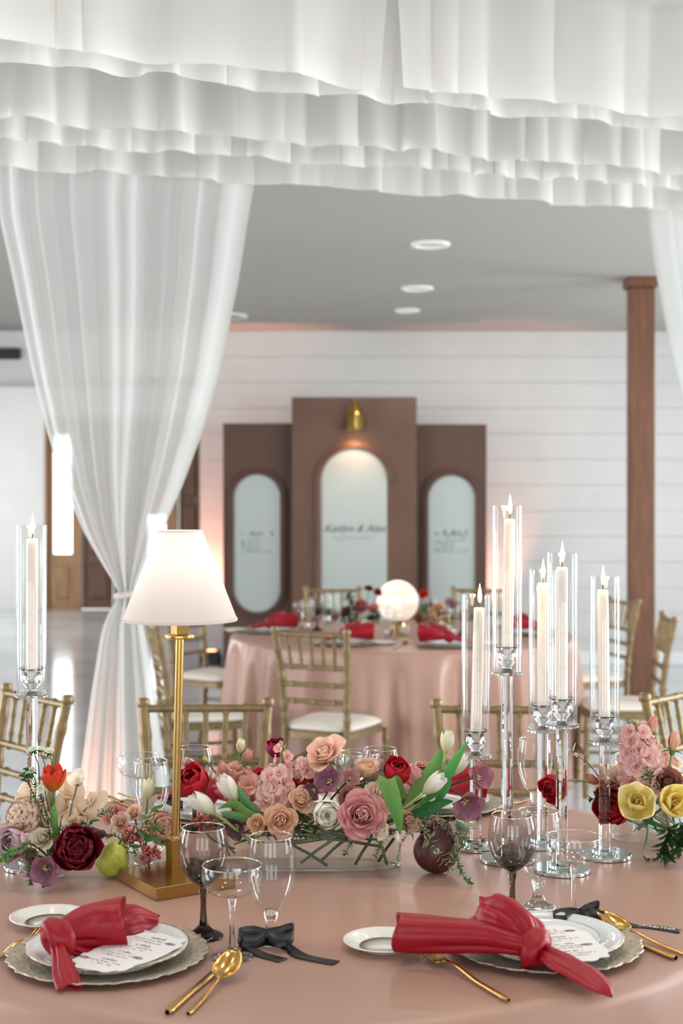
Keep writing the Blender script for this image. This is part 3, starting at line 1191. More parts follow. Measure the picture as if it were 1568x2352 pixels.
# ------------------------------------------------------------------ brass table lamp
M_LBRASS = principled('satin_brass', (180, 144, 84), 0.24, 1.0)
LB = Vector((-0.324, 2.80, TZ))
LR = math.radians(33.4)
lamp = thing('table_lamp', LB, 'brass table lamp with square base and lit white cone shade', 'lamp')
MB().bbox(LB + Vector((0, 0, 0.0125)), (0.17, 0.17, 0.025), 0.0012, LR).obj('base', M_LBRASS, lamp, smooth=False)
MB().bbox(LB + Vector((-0.002, 0, 0.058)), (0.029, 0.029, 0.068), 0.0008, LR).obj('post_block', M_LBRASS, lamp, smooth=False)
r0, r1 = LB + Vector((-0.003, 0, 0.09)), LB + Vector((0.006, 0, 0.487))
rod = MB().tube([r0, r1], 0.0083, 20).obj('rod', M_LBRASS, lamp, sharp=40)
MB().lathe([(0.0, 0.088), (0.0105, 0.088), (0.0105, 0.094), (0.0088, 0.096), (0, 0.096)], 20, LB + Vector((-0.003, 0, 0))).obj('collar', M_LBRASS, rod, sharp=40)
top = LB + Vector((0.006, 0, 0))
MB().lathe([(0, 0.485), (0.029, 0.485), (0.0295, 0.4865), (0.0295, 0.4905), (0.029, 0.492), (0, 0.492)], 32, top).obj('drip_disc', M_LBRASS, lamp, sharp=40)
MB().bbox(top + Vector((0, 0, 0.506)), (0.027, 0.027, 0.027), 0.0006, LR).obj('socket_cap', M_LBRASS, lamp, smooth=False)
M_SHADE = sheer_mat('lamp_linen', (232, 226, 222), 0.42, 0.0)
sz0, sz1 = 0.52, 0.697
sh = MB().lathe([(0.1115, sz0), (0.1125, sz0 + 0.002), (0.044, sz1), (0.0425, sz1), (0.111, sz0 + 0.003), (0.1105, sz0)], 64, top).obj('lamp_shade', M_SHADE, lamp, sharp=50)
MB().lathe([(0.1128, sz0 - 0.0005), (0.1137, sz0 + 0.001), (0.1132, sz0 + 0.005), (0.1118, sz0 + 0.005)], 64, top).obj('bottom_hem', M_SHADE, sh)
MB().lathe([(0.0432, sz1 - 0.005), (0.0446, sz1 - 0.004), (0.0446, sz1 + 0.001), (0.043, sz1 + 0.001)], 48, top).obj('top_hem', M_SHADE, sh)
MB().lathe([(0, 0.52), (0.011, 0.52), (0.011, 0.555), (0.0, 0.556)], 16, top).obj('bulb_socket', M_BLACK, lamp)
MB().sphere(top + Vector((0, 0, 0.585)), (0.02, 0.02, 0.028), 16, 10).obj('bulb', emission('bulb_white', (255, 240, 224), 6), lamp)
ld = bpy.data.lights.new('lamp_light', 'POINT')
ld.energy = 1.4
ld.color = (1.0, 0.92, 0.84)
ld.shadow_soft_size = 0.03
lo = bpy.data.objects.new('lamp_light', ld)
COL.objects.link(lo)
lo.parent = lamp
lo.location = (0.006, 0, 0.63)
MB().tube([LB + Vector((0.115, 0.055, 0.004)), LB + Vector((0.115, 0.0551, 0.016))], 0.008, 12, flat=((0.55, -0.83, 0), 0.5)).obj('switch', M_TRIMW, lamp)

# ------------------------------------------------------------------ crystal candlesticks, candles, glass sleeves
M_MIRROR = principled('mirror_disc', (226, 234, 232), 0.03, 1.0)
M_EDGE = solid_glass('crystal_plate', (246, 251, 250))
M_ROD = solid_glass('crystal_rod', (255, 255, 255), 0.0, 1.47)
M_WAX = principled('ivory_wax', (248, 234, 222), 0.5, sss=0.25)
M_WICK = principled('wick', (60, 50, 45), 0.9)
M_FLAME = emission('flame', (255, 214, 158), 14)
G_SLEEVE = thin_glass('sleeve_glass', (252, 253, 253), gain=1.5)


def candle_set(bx, d, zp, where, lean=(0.0, 0.0)):
    b = Vector((bx, d, TZ))
    st = thing('crystal_candlestick', b, 'clear crystal candlestick with mirrored round foot, ' + where, 'candlestick')
    MB().lathe([(0, 0), (0.0555, 0), (0.0575, 0.0015), (0.0575, 0.0065), (0.0565, 0.008), (0, 0.008)], 48, b).obj('mirrored_foot', M_MIRROR, st, sharp=30)
    MB().lathe([(0, 0.0082), (0.026, 0.0082), (0.0265, 0.009), (0.0265, 0.0145), (0.026, 0.0155), (0, 0.0155)], 36, b).obj('foot_tier', M_EDGE, st, sharp=30)
    hp = zp - TZ
    MB().lathe([(0, 0.0157), (0.0122, 0.0157), (0.0122, hp - 0.004), (0, hp - 0.004)], 14, b).obj('rod', M_ROD, st, sharp=10)
    MB().lathe([(0, hp - 0.0038), (0.033, hp - 0.0038), (0.0345, hp - 0.002), (0.0345, hp + 0.002), (0.033, hp + 0.0032), (0, hp + 0.0032)], 24, b).obj('plate', M_EDGE, st, sharp=20)
    MB().lathe([(0, hp + 0.0034), (0.011, hp + 0.0034), (0.010, hp + 0.012), (0.016, hp + 0.02), (0.0205, hp + 0.03), (0.0205, hp + 0.04), (0.017, hp + 0.047), (0.019, hp + 0.051), (0.0275, hp + 0.055), (0.027, hp + 0.0562),
                (0.0175, hp + 0.0525), (0.0132, hp + 0.047), (0.0132, hp + 0.028), (0.0, hp + 0.027)], 32, b).obj('candle_cup', G_SOLID, st)
    cd = thing('taper_candle', b + Vector((0, 0, hp + 0.0275)), 'lit ivory taper candle, ' + where, 'candle')
    c0 = b + Vector((0, 0, hp + 0.0275))
    tip = b + Vector((lean[0], lean[1], hp + 0.322))
    pth = [c0.lerp(tip, k / 10) for k in range(11)]
    pth[-1] = tip - Vector((0, 0, 0.0025))
    pth.append(tip)
    MB().tube(pth, [0.0122] * 10 + [0.0118, 0.0100], 20).obj('wax', M_WAX, cd, sharp=60)
    MB().tube([tip - Vector((0, 0, 0.002)), tip + Vector((0.0005, 0, 0.008)), tip + Vector((0.001, 0, 0.014))], 0.0011, 6).obj('wick', M_WICK, cd)
    prof = [(0, 0.010), (0.0028, 0.013), (0.0044, 0.019), (0.0046, 0.024), (0.0037, 0.033), (0.0020, 0.043), (0.0007, 0.050), (0, 0.053)]
    MB().lathe(prof, 14, tip + Vector((0.001, 0, 0))).obj('flame', M_FLAME, cd)
    ld = bpy.data.lights.new('candle_light', 'POINT')
    ld.energy = 0.7
    ld.color = (1.0, 0.62, 0.34)
    ld.shadow_soft_size = 0.008
    lo = bpy.data.objects.new('candle_light', ld)
    COL.objects.link(lo)
    lo.parent = cd
    lo.location = tip + Vector((0, 0, 0.036)) - c0
    gl = MB()
    ho = hp + 0.0034
    gl.lathe([(0.0300, ho), (0.0312, ho), (0.0312, ho + 0.346), (0.0306, ho + 0.3475), (0.0300, ho + 0.346), (0.0300, ho)], 48, b)
    gl.obj('glass_sleeve', G_SLEEVE, loc=b + Vector((0, 0, ho)), sharp=60, label='straight clear glass sleeve around the candle, ' + where, cat='glass sleeve')


candle_set((73 - 784) * 2.93 / FPX, 2.93, 1.115, 'alone at the far left', (0.0, 0.004))
candle_set((1092 - 784) * 3.10 / FPX, 3.10, 0.960, 'shortest and leftmost of the right group', (0.008, 0))
candle_set((1164 - 784) * 2.984 / FPX, 2.984, 1.155, 'tallest of the right group', (0.0055, 0))
candle_set((1246 - 784) * 3.12 / FPX, 3.12, 1.013, 'half hidden behind its neighbour in the right group', (0.0, 0))
candle_set((1290 - 784) * 2.90 / FPX, 2.90, 1.058, 'second tallest of the right group', (0.0, 0))
candle_set((1388 - 784) * 3.02 / FPX, 3.02, 1.004, 'rightmost of the group beside the yellow tulips', (-0.004, 0))

# ------------------------------------------------------------------ place settings
M_CHARGER = principled('champagne_silver', (186, 175, 156), 0.38, 0.7, bump=0.55, bscale=140, vary=0.12, vscale=90)
M_CHINA = principled('white_china', (232, 236, 237), 0.12, 0.0, 0.5, coat=0.3)
M_CHINA2 = principled('cream_china', (236, 233, 226), 0.14, 0.0, 0.5, coat=0.3)
M_GILT = principled('gilt_line', (190, 150, 96), 0.25, 1.0)
M_RED = principled('red_satin', (150, 10, 30), 0.45, 0.0, 0.35, bump=0.12, bscale=22)
M_CARD = principled('menu_card', (238, 234, 233), 0.7)
M_CARDINK = principled('menu_ink', (140, 126, 128), 0.7)
M_CUTL = principled('gold_cutlery', (212, 166, 92), 0.16, 1.0)
M_RIB = principled('black_ribbon', (20, 21, 23), 0.42, 0.0, 0.4)


def make_charger():
    t = thing('charger_plate', (0, 0, 0), 'charger', 'charger')

    def rf(a, r, z):
        if r < 0.15:
            return 1.0
        return 1 + 0.02 * abs(math.sin(9 * a)) ** 0.7 + 0.009 * math.sin(34 * a) + 0.005 * math.sin(57 * a + 1)
    MB().lathe([(0, 0.0022), (0.09, 0.0022), (0.112, 0.003), (0.132, 0.0066), (0.148, 0.0105)], 144).obj('well', M_CHARGER, t)
    MB().lathe([(0.148, 0.0105), (0.156, 0.0122), (0.161, 0.0135), (0.1625, 0.0118), (0.158, 0.0098), (0.13, 0.003), (0.11, 0.0), (0, 0.0)], 288, rfun=rf).obj('scalloped_rim', M_CHARGER, t)
    return Proto(t)


def make_plate(name, R, rim, china, gilt=True, flute=0.004):
    t = thing(name, (0, 0, 0), 'plate', 'plate')
    k = R / 0.1335

    def rf(a, r, z):
        return 1 + (flute * math.cos(48 * a) if r > R * 0.93 else 0)
    MB().lathe([(0, 0.0035), (0.078 * k, 0.0035), (0.086 * k, 0.005), (0.095 * k, rim * 0.5), (0.118 * k, rim * 0.84), (R - 0.002, rim), (R, rim - 0.0005), (R - 0.001, rim - 0.0022), (0.115 * k, rim * 0.68),
                (0.09 * k, 0.003), (0.082 * k, 0.0), (0.076 * k, 0.0), (0, 0.0005)], 144, rfun=rf).obj('body', china, t)
    if gilt:
        MB().lathe([(R - 0.0012, rim + 0.0003), (R + 0.0003, rim - 0.0002), (R, rim - 0.0009)], 96).obj('gilt_rim', M_GILT, t)
    return Proto(t)


charger = make_charger()
dinner = make_plate('dinner_plate', 0.1335, 0.0215, M_CHINA, True)
salad = make_plate('salad_plate', 0.094, 0.016, M_CHINA, True)
bread = make_plate('bread_plate', 0.070, 0.015, M_CHINA2, False, 0.006)
ring_t = bread.root
MB().lathe([(0.0395, 0.0041), (0.041, 0.0041), (0.041, 0.0037), (0.0395, 0.0036)], 64).obj('gilt_ring', M_GILT, ring_t)

CL = Vector((-0.386, 2.353, TZ))
CR = Vector((0.342, 2.406, TZ))
CB = tab(480, 1868)
CD = tab(1000, 1852)
for c, w in ((CL, 'under the front left setting'), (CR, 'under the front right setting'), (CB, 'across the table behind the red ranunculus'), (CD, 'across the table behind the white tulips')):
    charger.put(c, random.uniform(0, 6), 'scalloped beaded silver charger ' + w)
    dinner.put(c + Vector((0, 0, 0.0034)), 0.3, 'white dinner plate with gilt rim on the charger ' + w)
for c, w in ((CL, 'under the left menu card'), (CR, 'under the right menu card')):
    salad.put(c + Vector((0.0, 0.0, 0.0074)), 0.1, 'small white plate ' + w)
bread.put(tab(113, 2120), 0, 'small white fluted bread plate behind the left napkin')
bread.put(tab(882, 2176), 0, 'small white bread plate with gilt ring under the right napkin')
bread.put(tab(700, 1852), 0, 'small white bread plate across the table behind the stock flowers')


def lobe(name, parent, pts, seed, n=64, steps=34, pleat=0.16, np_=4, mat=None, open_end=True):
    """gathered cloth lobe: pts = (centre, half width, half height)"""
    rr = random.Random(seed)
    ph = [rr.uniform(0, 6) for _ in range(4)]
    C_ = spline([p[0] for p in pts], steps)
    rows = []
    for i in range(steps):
        f = i / (steps - 1) * (len(pts) - 1)
        k = min(int(f), len(pts) - 2)
        u = f - k
        w = pts[k][1] * (1 - u) + pts[k + 1][1] * u
        h = pts[k][2] * (1 - u) + pts[k + 1][2] * u
        d = (C_[min(i + 1, steps - 1)] - C_[max(i - 1, 0)]).normalized()
        s = d.cross(Vector((0, 0, 1)))
        s = s.normalized() if s.length > 1e-3 else Vector((1, 0, 0))
        up = s.cross(d).normalized()
        v = i / (steps - 1)
        row = []
        for q in range(n):
            a = 2 * PI * q / n
            cr = abs(math.sin((np_ * a + ph[0] + 1.2 * v) / 2)) * 2 - 1.2
            cr2 = abs(math.sin(((np_ + 4) * a + ph[1] - 1.6 * v) / 2)) * 2 - 1.2
            m = 1 + pleat * 1.15 * cr * (0.45 + 0.55 * (1 - v)) + pleat * 0.6 * cr2 * (1 - 0.5 * v)
            m += 0.06 * math.sin(5 * v + 2 * a + ph[2])
            ca, sa = math.cos(a), math.sin(a)
            p = C_[i] + s * (w * m * ca) + up * (h * m * math.copysign(abs(sa) ** 0.8, sa))
            if p.z < TZ + 0.003:
                p.z = TZ + 0.003 + 0.001 * rr.random()
            if open_end and i == steps - 1:
                p += d * 0.006 * math.sin(2 * a + ph[3])
            row.append(p)
        rows.append(row)
    if open_end:       # the hem turns inward so the mouth shows the inside of the cloth
        for g, back in ((0.93, 0.002), (0.80, 0.02), (0.6, 0.05)):
            row = []
            c = sum(rows[steps - 1], Vector()) / n
            dd = (C_[-1] - C_[-2]).normalized()
            for p in rows[steps - 1]:
                row.append(c + (p - c) * g - dd * back)
            rows.append(row)
    return MB().grid(rows, closed=True).obj(name, mat or M_RED, parent)


def knot(parent, c, r, ax, seed, mat=None):
    """wrapped knot: a plump coil turned round the axis ax"""
    rr = random.Random(seed)
    M = align_z(ax)
    rows = []
    n, m = 40, 18
    for i in range(n):
        a = 2 * PI * i / n
        row = []
        R = 0.55 * (1 + 0.10 * math.sin(2 * a + 0.5))
        for j in range(m):
            b = 2 * PI * j / m
            q = 0.52 * (1 + 0.14 * math.sin(3 * b + 2.0 * a) + 0.07 * math.sin(5 * b - a))
            x = (R + q * math.cos(b)) * math.cos(a)
            y = (R + q * math.cos(b)) * math.sin(a)
            z = q * 1.25 * math.sin(b)
            row.append(c + M @ Vector((x * r, y * r, z * r)))
        rows.append(row)
    rows.append(rows[0])
    return MB().grid(rows, closed=True).obj('knot', mat or M_RED, parent)


# right napkin, trailing over the bread plate
K = at(1228, 2178, 2.28)
nr = thing('napkin', CR + Vector((0, -0.1, 0.02)), 'red satin napkin knotted over the right menu, one end on the bread plate', 'napkin')
lobe('long_fold', nr, [(K, 0.012, 0.014), (at(1175, 2164, 2.285), 0.022, 0.018), (at(1120, 2152, 2.305), 0.028, 0.023), (at(1020, 2145, 2.33), 0.034, 0.026), (at(960, 2142, 2.34), 0.036, 0.028), (at(912, 2139, 2.345), 0.036, 0.030)], 4, np_=3, pleat=0.13)
lobe('raised_fold', nr, [(K, 0.012, 0.014), (at(1205, 2140, 2.31), 0.03, 0.027), (at(1165, 2118, 2.335), 0.036, 0.036), (at(1125, 2103, 2.355), 0.03, 0.034), (at(1097, 2088, 2.365), 0.014, 0.018)], 9, np_=4, pleat=0.2)
lobe('tail', nr, [(K + Vector((0.008, -0.006, -0.004)), 0.010, 0.012), (at(1290, 2212, 2.235), 0.025, 0.012), (at(1345, 2240, 2.205), 0.027, 0.010), (at(1385, 2270, 2.17), 0.017, 0.006), (at(1404, 2289, 2.155), 0.002, 0.002)], 12, np_=3, pleat=0.2, open_end=False)
knot(nr, K, 0.030, (0.75, -0.55, -0.2), 3)

# left napkin
K = at(133, 2152, 2.295)
nl = thing('napkin', CL + Vector((-0.07, -0.06, 0.02)), 'red satin napkin knotted across the left plate with tail hanging over charger', 'napkin')
lobe('wide_fold', nl, [(K, 0.012, 0.014), (at(160, 2140, 2.315), 0.022, 0.026), (at(200, 2128, 2.34), 0.034, 0.036), (at(245, 2122, 2.355), 0.038, 0.039), (at(283, 2119, 2.36), 0.036, 0.040)], 21, np_=3, pleat=0.13)
lobe('rear_fold', nl, [(at(215, 2130, 2.40), 0.03, 0.028), (at(280, 2115, 2.43), 0.034, 0.026), (at(320, 2116, 2.455), 0.026, 0.02), (at(360, 2120, 2.47), 0.013, 0.013)], 26, np_=3, pleat=0.2)
lobe('under_fold', nl, [(K + Vector((0.01, 0, -0.015)), 0.01, 0.008), (at(200, 2188, 2.31), 0.02, 0.007), (at(262, 2196, 2.32), 0.018, 0.007)], 31, np_=3)
lobe('tail', nl, [(K + Vector((-0.002, -0.008, -0.008)), 0.008, 0.010), (at(142, 2200, 2.25), 0.014, 0.011), (at(150, 2236, 2.215), 0.018, 0.008), (at(160, 2268, 2.19), 0.019, 0.005)], 38, np_=3, pleat=0.22)
knot(nl, K, 0.031, (0.6, 0.5, 0.35), 5)

# napkins across the table
for c, lab, sx in ((CB, 'red satin napkin across the table behind the pink stock', 1), (CD, 'red satin napkin across the table behind the hellebores', -1)):
    t = thing('napkin', c + Vector((0, 0, 0.03)), lab, 'napkin')
    k0 = c + Vector((0.0, 0.0, 0.055))
    knot(t, k0, 0.03, (0.8, 0.4, 0.2), 3)
    lobe('wide_fold', t, [(k0, 0.012, 0.014), (k0 + Vector((0.06 * 1, -0.03, 0.01)), 0.03, 0.03), (k0 + Vector((0.12, -0.04, 0.015)), 0.036, 0.04)], 7 + sx, np_=3)
    lobe('tail', t, [(k0, 0.012, 0.014), (k0 + Vector((-0.06, 0.04, -0.01)), 0.026, 0.012), (k0 + Vector((-0.13, 0.06, -0.03)), 0.006, 0.004)], 17 + sx, np_=3, open_end=False)

# ------------------------------------------------------------------ menu cards


def menu(c, ang, w, l, label, seed, tilt):
    t = thing('menu_card', c, label, 'menu')
    rr = random.Random(seed)
    M = Matrix.Translation(c) @ Matrix.Rotation(ang, 4, 'Z') @ Matrix.Rotation(tilt[0], 4, 'X') @ Matrix.Rotation(tilt[1], 4, 'Y')
    pts = []
    n = 96
    for i in range(n):
        a = 2 * PI * i / n
        ca, sa = math.cos(a), math.sin(a)
        k = 1 + 0.035 * math.sin(11 * a + seed) + 0.02 * math.sin(7 * a)
        pts.append(Vector((math.copysign(abs(ca) ** 0.6, ca) * w / 2 * k, math.copysign(abs(sa) ** 0.6, sa) * l / 2 * k, 0)))
    mb = MB()
    top_ = [M @ (p + Vector((0, 0, 0.0006))) for p in pts]
    bot_ = [M @ (p - Vector((0, 0, 0.0006))) for p in pts]
    mb.add(top_ + bot_, [tuple(range(n)), tuple(range(n, 2 * n))[::-1]] + [(i, n + i, n + (i + 1) % n, (i + 1) % n) for i in range(n)])
    mb.obj('card', M_CARD, t, smooth=False)
    f = lambda x, y: M @ Vector((x, y, 0.0010))
    y = l * 0.36
    for k in range(4):
        mb = MB()
        scribble(mb, -w * 0.12, w * 0.14, y, 0.0042, seed * 10 + k, f, 0.14)
        mb.obj('heading_script', M_CARDINK, t, kind='stuff')
        for q in range(2):
            mb = MB()
            y -= l * 0.055
            a, b = (-0.36, 0.30) if q == 0 else (-0.26, 0.2)
            scribble(mb, w * a, w * b, y, 0.0026, seed * 17 + k * 3 + q, f, 0.15)
            mb.obj('text_line', M_CARDINK, t, kind='stuff')
        mb = MB()                       # small drawn ornament beside the course
        sx = w * (0.3 if k % 2 == 0 else -0.36)
        oy = y + l * 0.06
        for q in range(3):
            mb.tube([f(sx + 0.010 * math.cos(a_) * (1 - 0.25 * q), oy + 0.0045 * math.sin(a_) * (1 - 0.25 * q)) for a_ in [2 * PI * z / 14 for z in range(15)]], 0.0003, 4, cap=False)
        mb.obj('ornament', M_CARDINK, t, kind='stuff')
        y -= l * 0.095
    return t


menu(Vector((-0.343, 2.30, TZ + 0.0275)), math.radians(-32), 0.115, 0.20, 'ivory wavy-edged menu card on the left plate beside the red napkin', 2, (0.0, 0.0))
menu(Vector((0.362, 2.345, TZ + 0.0272)), math.radians(12), 0.125, 0.185, 'ivory wavy-edged menu card on the right plate under the napkin knot', 5, (0.0, 0.0))

# ------------------------------------------------------------------ gold cutlery


def along(p_end, p_tip):
    """matrix with +Y from the handle end to the tip"""
    d = (p_tip - p_end)
    a = math.atan2(-d.x, d.y)
    return Matrix.Translation(p_end) @ Matrix.Rotation(a, 4, 'Z'), d.length


def handle_rows(M, l0, l1, zs, w0, w1, th):
    rows = []
    n = 14
    for i in range(n):
        f = i / (n - 1)
        y = l0 + (l1 - l0) * f
        w = w0 * (1 - f) ** 0.8 + w1 * (1 - (1 - f) ** 0.8)
        if i == 0:
            w *= 0.55
        z = lerp_tab(zs, f)
        row = []
        for q in range(10):
            a = 2 * PI * q / 10
            row.append(M @ Vector((w * math.cos(a), y, z + th * math.sin(a))))
        rows.append(row)
    return rows


def spoon(p_end, p_bowl, label, lift=0.0):
    M, L = along(p_end, p_bowl)
    t = thing('spoon', p_end, label, 'spoon')
    LB_ = 0.074
    mb = MB().grid(handle_rows(M, 0, L - LB_ * 0.42, [(0, 0.004), (0.5, 0.006), (0.85, 0.013), (1, 0.010)], 0.0058, 0.0027, 0.0021), closed=True)
    mb.obj('handle', M_CUTL, t)
    rows = []
    for i in range(15):
        f = i / 14
        y = L - LB_ / 2 + LB_ * f
        w = 0.0215 * math.sqrt(max(0.0, 1 - (2 * f - 1) ** 2)) * (1.06 - 0.22 * f) + 0.0008
        row = []
        for q in range(13):
            u = q / 12 * 2 - 1
            dep = 0.0095 * (1 - u * u) * math.sin(PI * min(1, f * 0.92 + 0.06)) ** 0.8
            row.append(M @ Vector((w * u, y, 0.0125 - dep - 0.003 * f * (lift == 0) + lift * f)))
        rows.append(row)
    MB().grid(rows).obj('bowl', M_CUTL, t, solid=0.0014)


def knife(p_end, p_tip, label):
    M, L = along(p_end, p_tip)
    t = thing('knife', p_end, label, 'knife')
    MB().grid(handle_rows(M, 0, L * 0.46, [(0, 0.005), (1, 0.005)], 0.0075, 0.006, 0.0035), closed=True).obj('handle', M_CUTL, t)
    rows = []
    for i in range(12):
        f = i / 11
        y = L * 0.455 + L * 0.545 * f
        w0 = -0.006
        w1 = 0.0085 * (1 if f < 0.75 else math.sqrt(max(0, 1 - ((f - 0.75) / 0.25) ** 2))) - 0.001
        if f > 0.98:
            w1 = w0 + 0.0005
        rows.append([M @ Vector((w0, y, 0.0045)), M @ Vector(((w0 + w1) / 2, y, 0.0058)), M @ Vector((w1, y, 0.0045)), M @ Vector(((w0 + w1) / 2, y, 0.0036))])
    MB().grid(rows, closed=True).obj('blade', M_CUTL, t)


def fork(p_end, p_tip, label):
    M, L = along(p_end, p_tip)
    t = thing('fork', p_end, label, 'fork')
    MB().grid(handle_rows(M, 0, L - 0.072, [(0, 0.004), (0.5, 0.006), (0.85, 0.014), (1, 0.012)], 0.0055, 0.0028, 0.0021), closed=True).obj('handle', M_CUTL, t)
    rows = []
    for i in range(7):
        f = i / 6
        w = 0.003 + 0.0095 * math.sin(f * PI / 2)
        rows.append([M @ Vector((w * u, L - 0.073 + 0.022 * f, 0.012 - 0.005 * math.sin(f * 2.2) - 0.0015 * (1 - u * u))) for u in (-1, -0.5, 0, 0.5, 1)])
    MB().grid(rows).obj('fork_root', M_CUTL, t, solid=0.0016)
    for k in range(4):
        x = (k - 1.5) * 0.0068
        pth = [M @ Vector((x * (1 - 0.08 * f), L - 0.052 + 0.052 * f, 0.0078 - 0.004 * math.sin(f * PI) + 0.007 * f * f)) for f in [i / 8 for i in range(9)]]
        MB().tube(pth, [0.0017] * 5 + [0.0016, 0.0014, 0.0011, 0.0006], 6).obj('tine', M_CUTL, t)


Z3 = TZ + 0.0
knife(tab(384, 2333), tab(512, 2220), 'gold knife lying left of the gold spoon')
spoon(tab(432, 2334), tab(523, 2246), 'gold spoon in front of the left coupe', 0.022)
fork(tab(1168, 2303), tab(972, 2194), 'gold fork left of the right place setting')
spoon(tab(1580, 2200), tab(1408, 2138), 'gold spoon resting right of the right charger', 0.016)
knife(tab(1552, 2207), tab(1400, 2148), 'gold knife beneath the spoon at right')
fork(tab(-30, 2222), tab(98, 2148), 'gold fork at the left edge beside the left charger')
knife(tab(238, 1830), tab(330, 1868), 'gold knife across the table left of the goblet')
spoon(tab(272, 1826), tab(352, 1862), 'gold spoon across the table next to the goblet')
fork(tab(1218, 1836), tab(1140, 1874), 'gold fork across the table behind the candlesticks')

# ------------------------------------------------------------------ black satin ribbons


def strip(mb, pts, w, n=26):
    """pts: (point, side vector)"""
    C_ = spline([p[0] for p in pts], n)
    S_ = spline([p[1] for p in pts], n)
    rows = []
    for c, s in zip(C_, S_):
        s = s.normalized()
        rows.append([c - s * w / 2, c + s * w / 2])
    return mb.grid(rows)


UPV = Vector((0, 0.25, 1))


def bow(label, k, left_loop, right_loop, tail1, tail2, w, text=None):
    t = thing('ribbon_bow', Vector((k.x, k.y, TZ)), label, 'ribbon')
    for lp in (left_loop, right_loop):
        strip(MB(), [(k, Vector((0, 0.2, 0.6)))] + [(p, s) for p, s in lp] + [(k + Vector((0, -0.004, -0.002)), Vector((0, 0.2, 0.6)))], w).obj('loop', M_RIB, t, solid=0.0006)
    MB().sphere(k, (0.008, 0.006, 0.009), 12, 8).obj('knot', M_RIB, t)
    for tl_ in (tail1, tail2):
        strip(MB(), [(p, s) for p, s in tl_], w).obj('tail', M_RIB, t, solid=0.0006)
    return t


def flat_side(a, b):
    d = (b - a)
    return Vector((-d.y, d.x, 0.0)).normalized()


k = at(612, 2150, 2.40)
q = [tab(556, 2176), tab(592, 2192), tab(650, 2208)]
r_ = [tab(650, 2178), tab(690, 2198), tab(772, 2214)]
up2 = Vector((0.0, 0.85, 0.8))
bow('black satin ribbon bow at the foot of the left goblet', k,
    [(at(580, 2141, 2.405), up2), (at(549, 2146, 2.40), up2), (at(553, 2158, 2.375), up2), (at(585, 2163, 2.38), up2)],
    [(at(640, 2142, 2.41), up2), (at(671, 2134, 2.43), up2), (at(671, 2152, 2.395), up2), (at(640, 2160, 2.385), up2)],
    [(at(552, 2160, 2.37), Vector((0.2, 0.6, 0.6))), (q[0] + Vector((0, 0, 0.006)), Vector((0.1, 0.9, 0.3))), (q[1] + Vector((0, 0, 0.002)), flat_side(q[0], q[2])), (q[2] + Vector((0, 0, 0.0015)), flat_side(q[1], q[2]))],
    [(k, Vector((0, 0.3, 0.6))), (r_[0] + Vector((0, 0, 0.007)), Vector((0, 0.8, 0.5))), (r_[1] + Vector((0, 0, 0.003)), flat_side(r_[0], r_[2])), (r_[2] + Vector((0, 0, 0.0015)), flat_side(r_[1], r_[2]))], 0.024)

k = at(1330, 2103, 2.53)
q = [tab(1312, 2122), tab(1340, 2128), tab(1372, 2137)]
r_ = [tab(1400, 2118), tab(1450, 2128), tab(1505, 2132), tab(1562, 2142)]
bw = bow('black satin ribbon with white lettering tied to the right coupe', k,
         [(at(1305, 2098, 2.53), up2), (at(1275, 2104, 2.52), up2), (at(1274, 2114, 2.50), up2), (at(1300, 2116, 2.50), up2)],
         [(at(1348, 2090, 2.54), up2), (at(1376, 2082, 2.56), up2), (at(1374, 2100, 2.53), up2), (at(1350, 2108, 2.515), up2)],
         [(k, Vector((0, 0.3, 0.6))), (at(1299, 2112, 2.50), Vector((0, 0.5, 0.7))), (q[1] + Vector((0, 0, 0.004)), flat_side(q[0], q[2])), (q[2] + Vector((0, 0, 0.0015)), flat_side(q[1], q[2]))],
         [(k, Vector((0, 0.3, 0.6))), (at(1378, 2103, 2.52), Vector((0, 0.7, 0.6)))] + [(p + Vector((0, 0, 0.0016)), flat_side(r_[0], r_[3])) for p in r_[1:]], 0.024)
a_ = math.atan2(r_[3].y - r_[1].y, r_[3].x - r_[1].x)
pc = tab(1512, 2133) + Vector((0, 0, 0.0024))
lettering('TABITHA', 0.0145, principled('white_ink', (236, 236, 236), 0.5), Matrix.Translation(pc) @ Matrix.Rotation(a_, 4, 'Z'), bw, 0.1, extrude=0.0002)
t = thing('ribbon_tie', tab(420, 1858), 'black satin ribbon lying across the table behind the lamp stem', 'ribbon')
p1, p2, p3 = tab(372, 1850), tab(420, 1862), tab(470, 1852)
strip(MB(), [(p1 + Vector((0, 0, 0.002)), flat_side(p1, p2)), (p2 + Vector((0, 0, 0.002)), flat_side(p1, p3)), (p3 + Vector((0, 0, 0.002)), flat_side(p2, p3))], 0.026).obj('tail', M_RIB, t, solid=0.0006)
kk = p2 + Vector((0, 0, 0.012))
strip(MB(), [(kk, UPV), (kk + Vector((-0.03, 0.01, 0.008)), UPV), (kk + Vector((-0.05, -0.005, 0.006)), UPV), (kk + Vector((-0.02, -0.012, 0.002)), UPV), (kk, UPV)], 0.022).obj('loop', M_RIB, t, solid=0.0006)

# ------------------------------------------------------------------ flowers
GREEN = petal_mat((70, 108, 50), (98, 140, 68), 0.25)
GREEN_D = petal_mat((38, 66, 34), (58, 92, 48), 0.2)
GREEN_T = petal_mat((120, 158, 84), (92, 150, 74), 0.3)
GREEN_G = petal_mat((112, 130, 96), (132, 150, 118), 0.25)
STEM = principled('stem_green', (98, 122, 64), 0.5)
STEM_D = principled('stem_dark', (62, 74, 44), 0.55)
VARI = petal_mat((86, 112, 66), (104, 130, 82), 0.25, edge=(226, 222, 190))


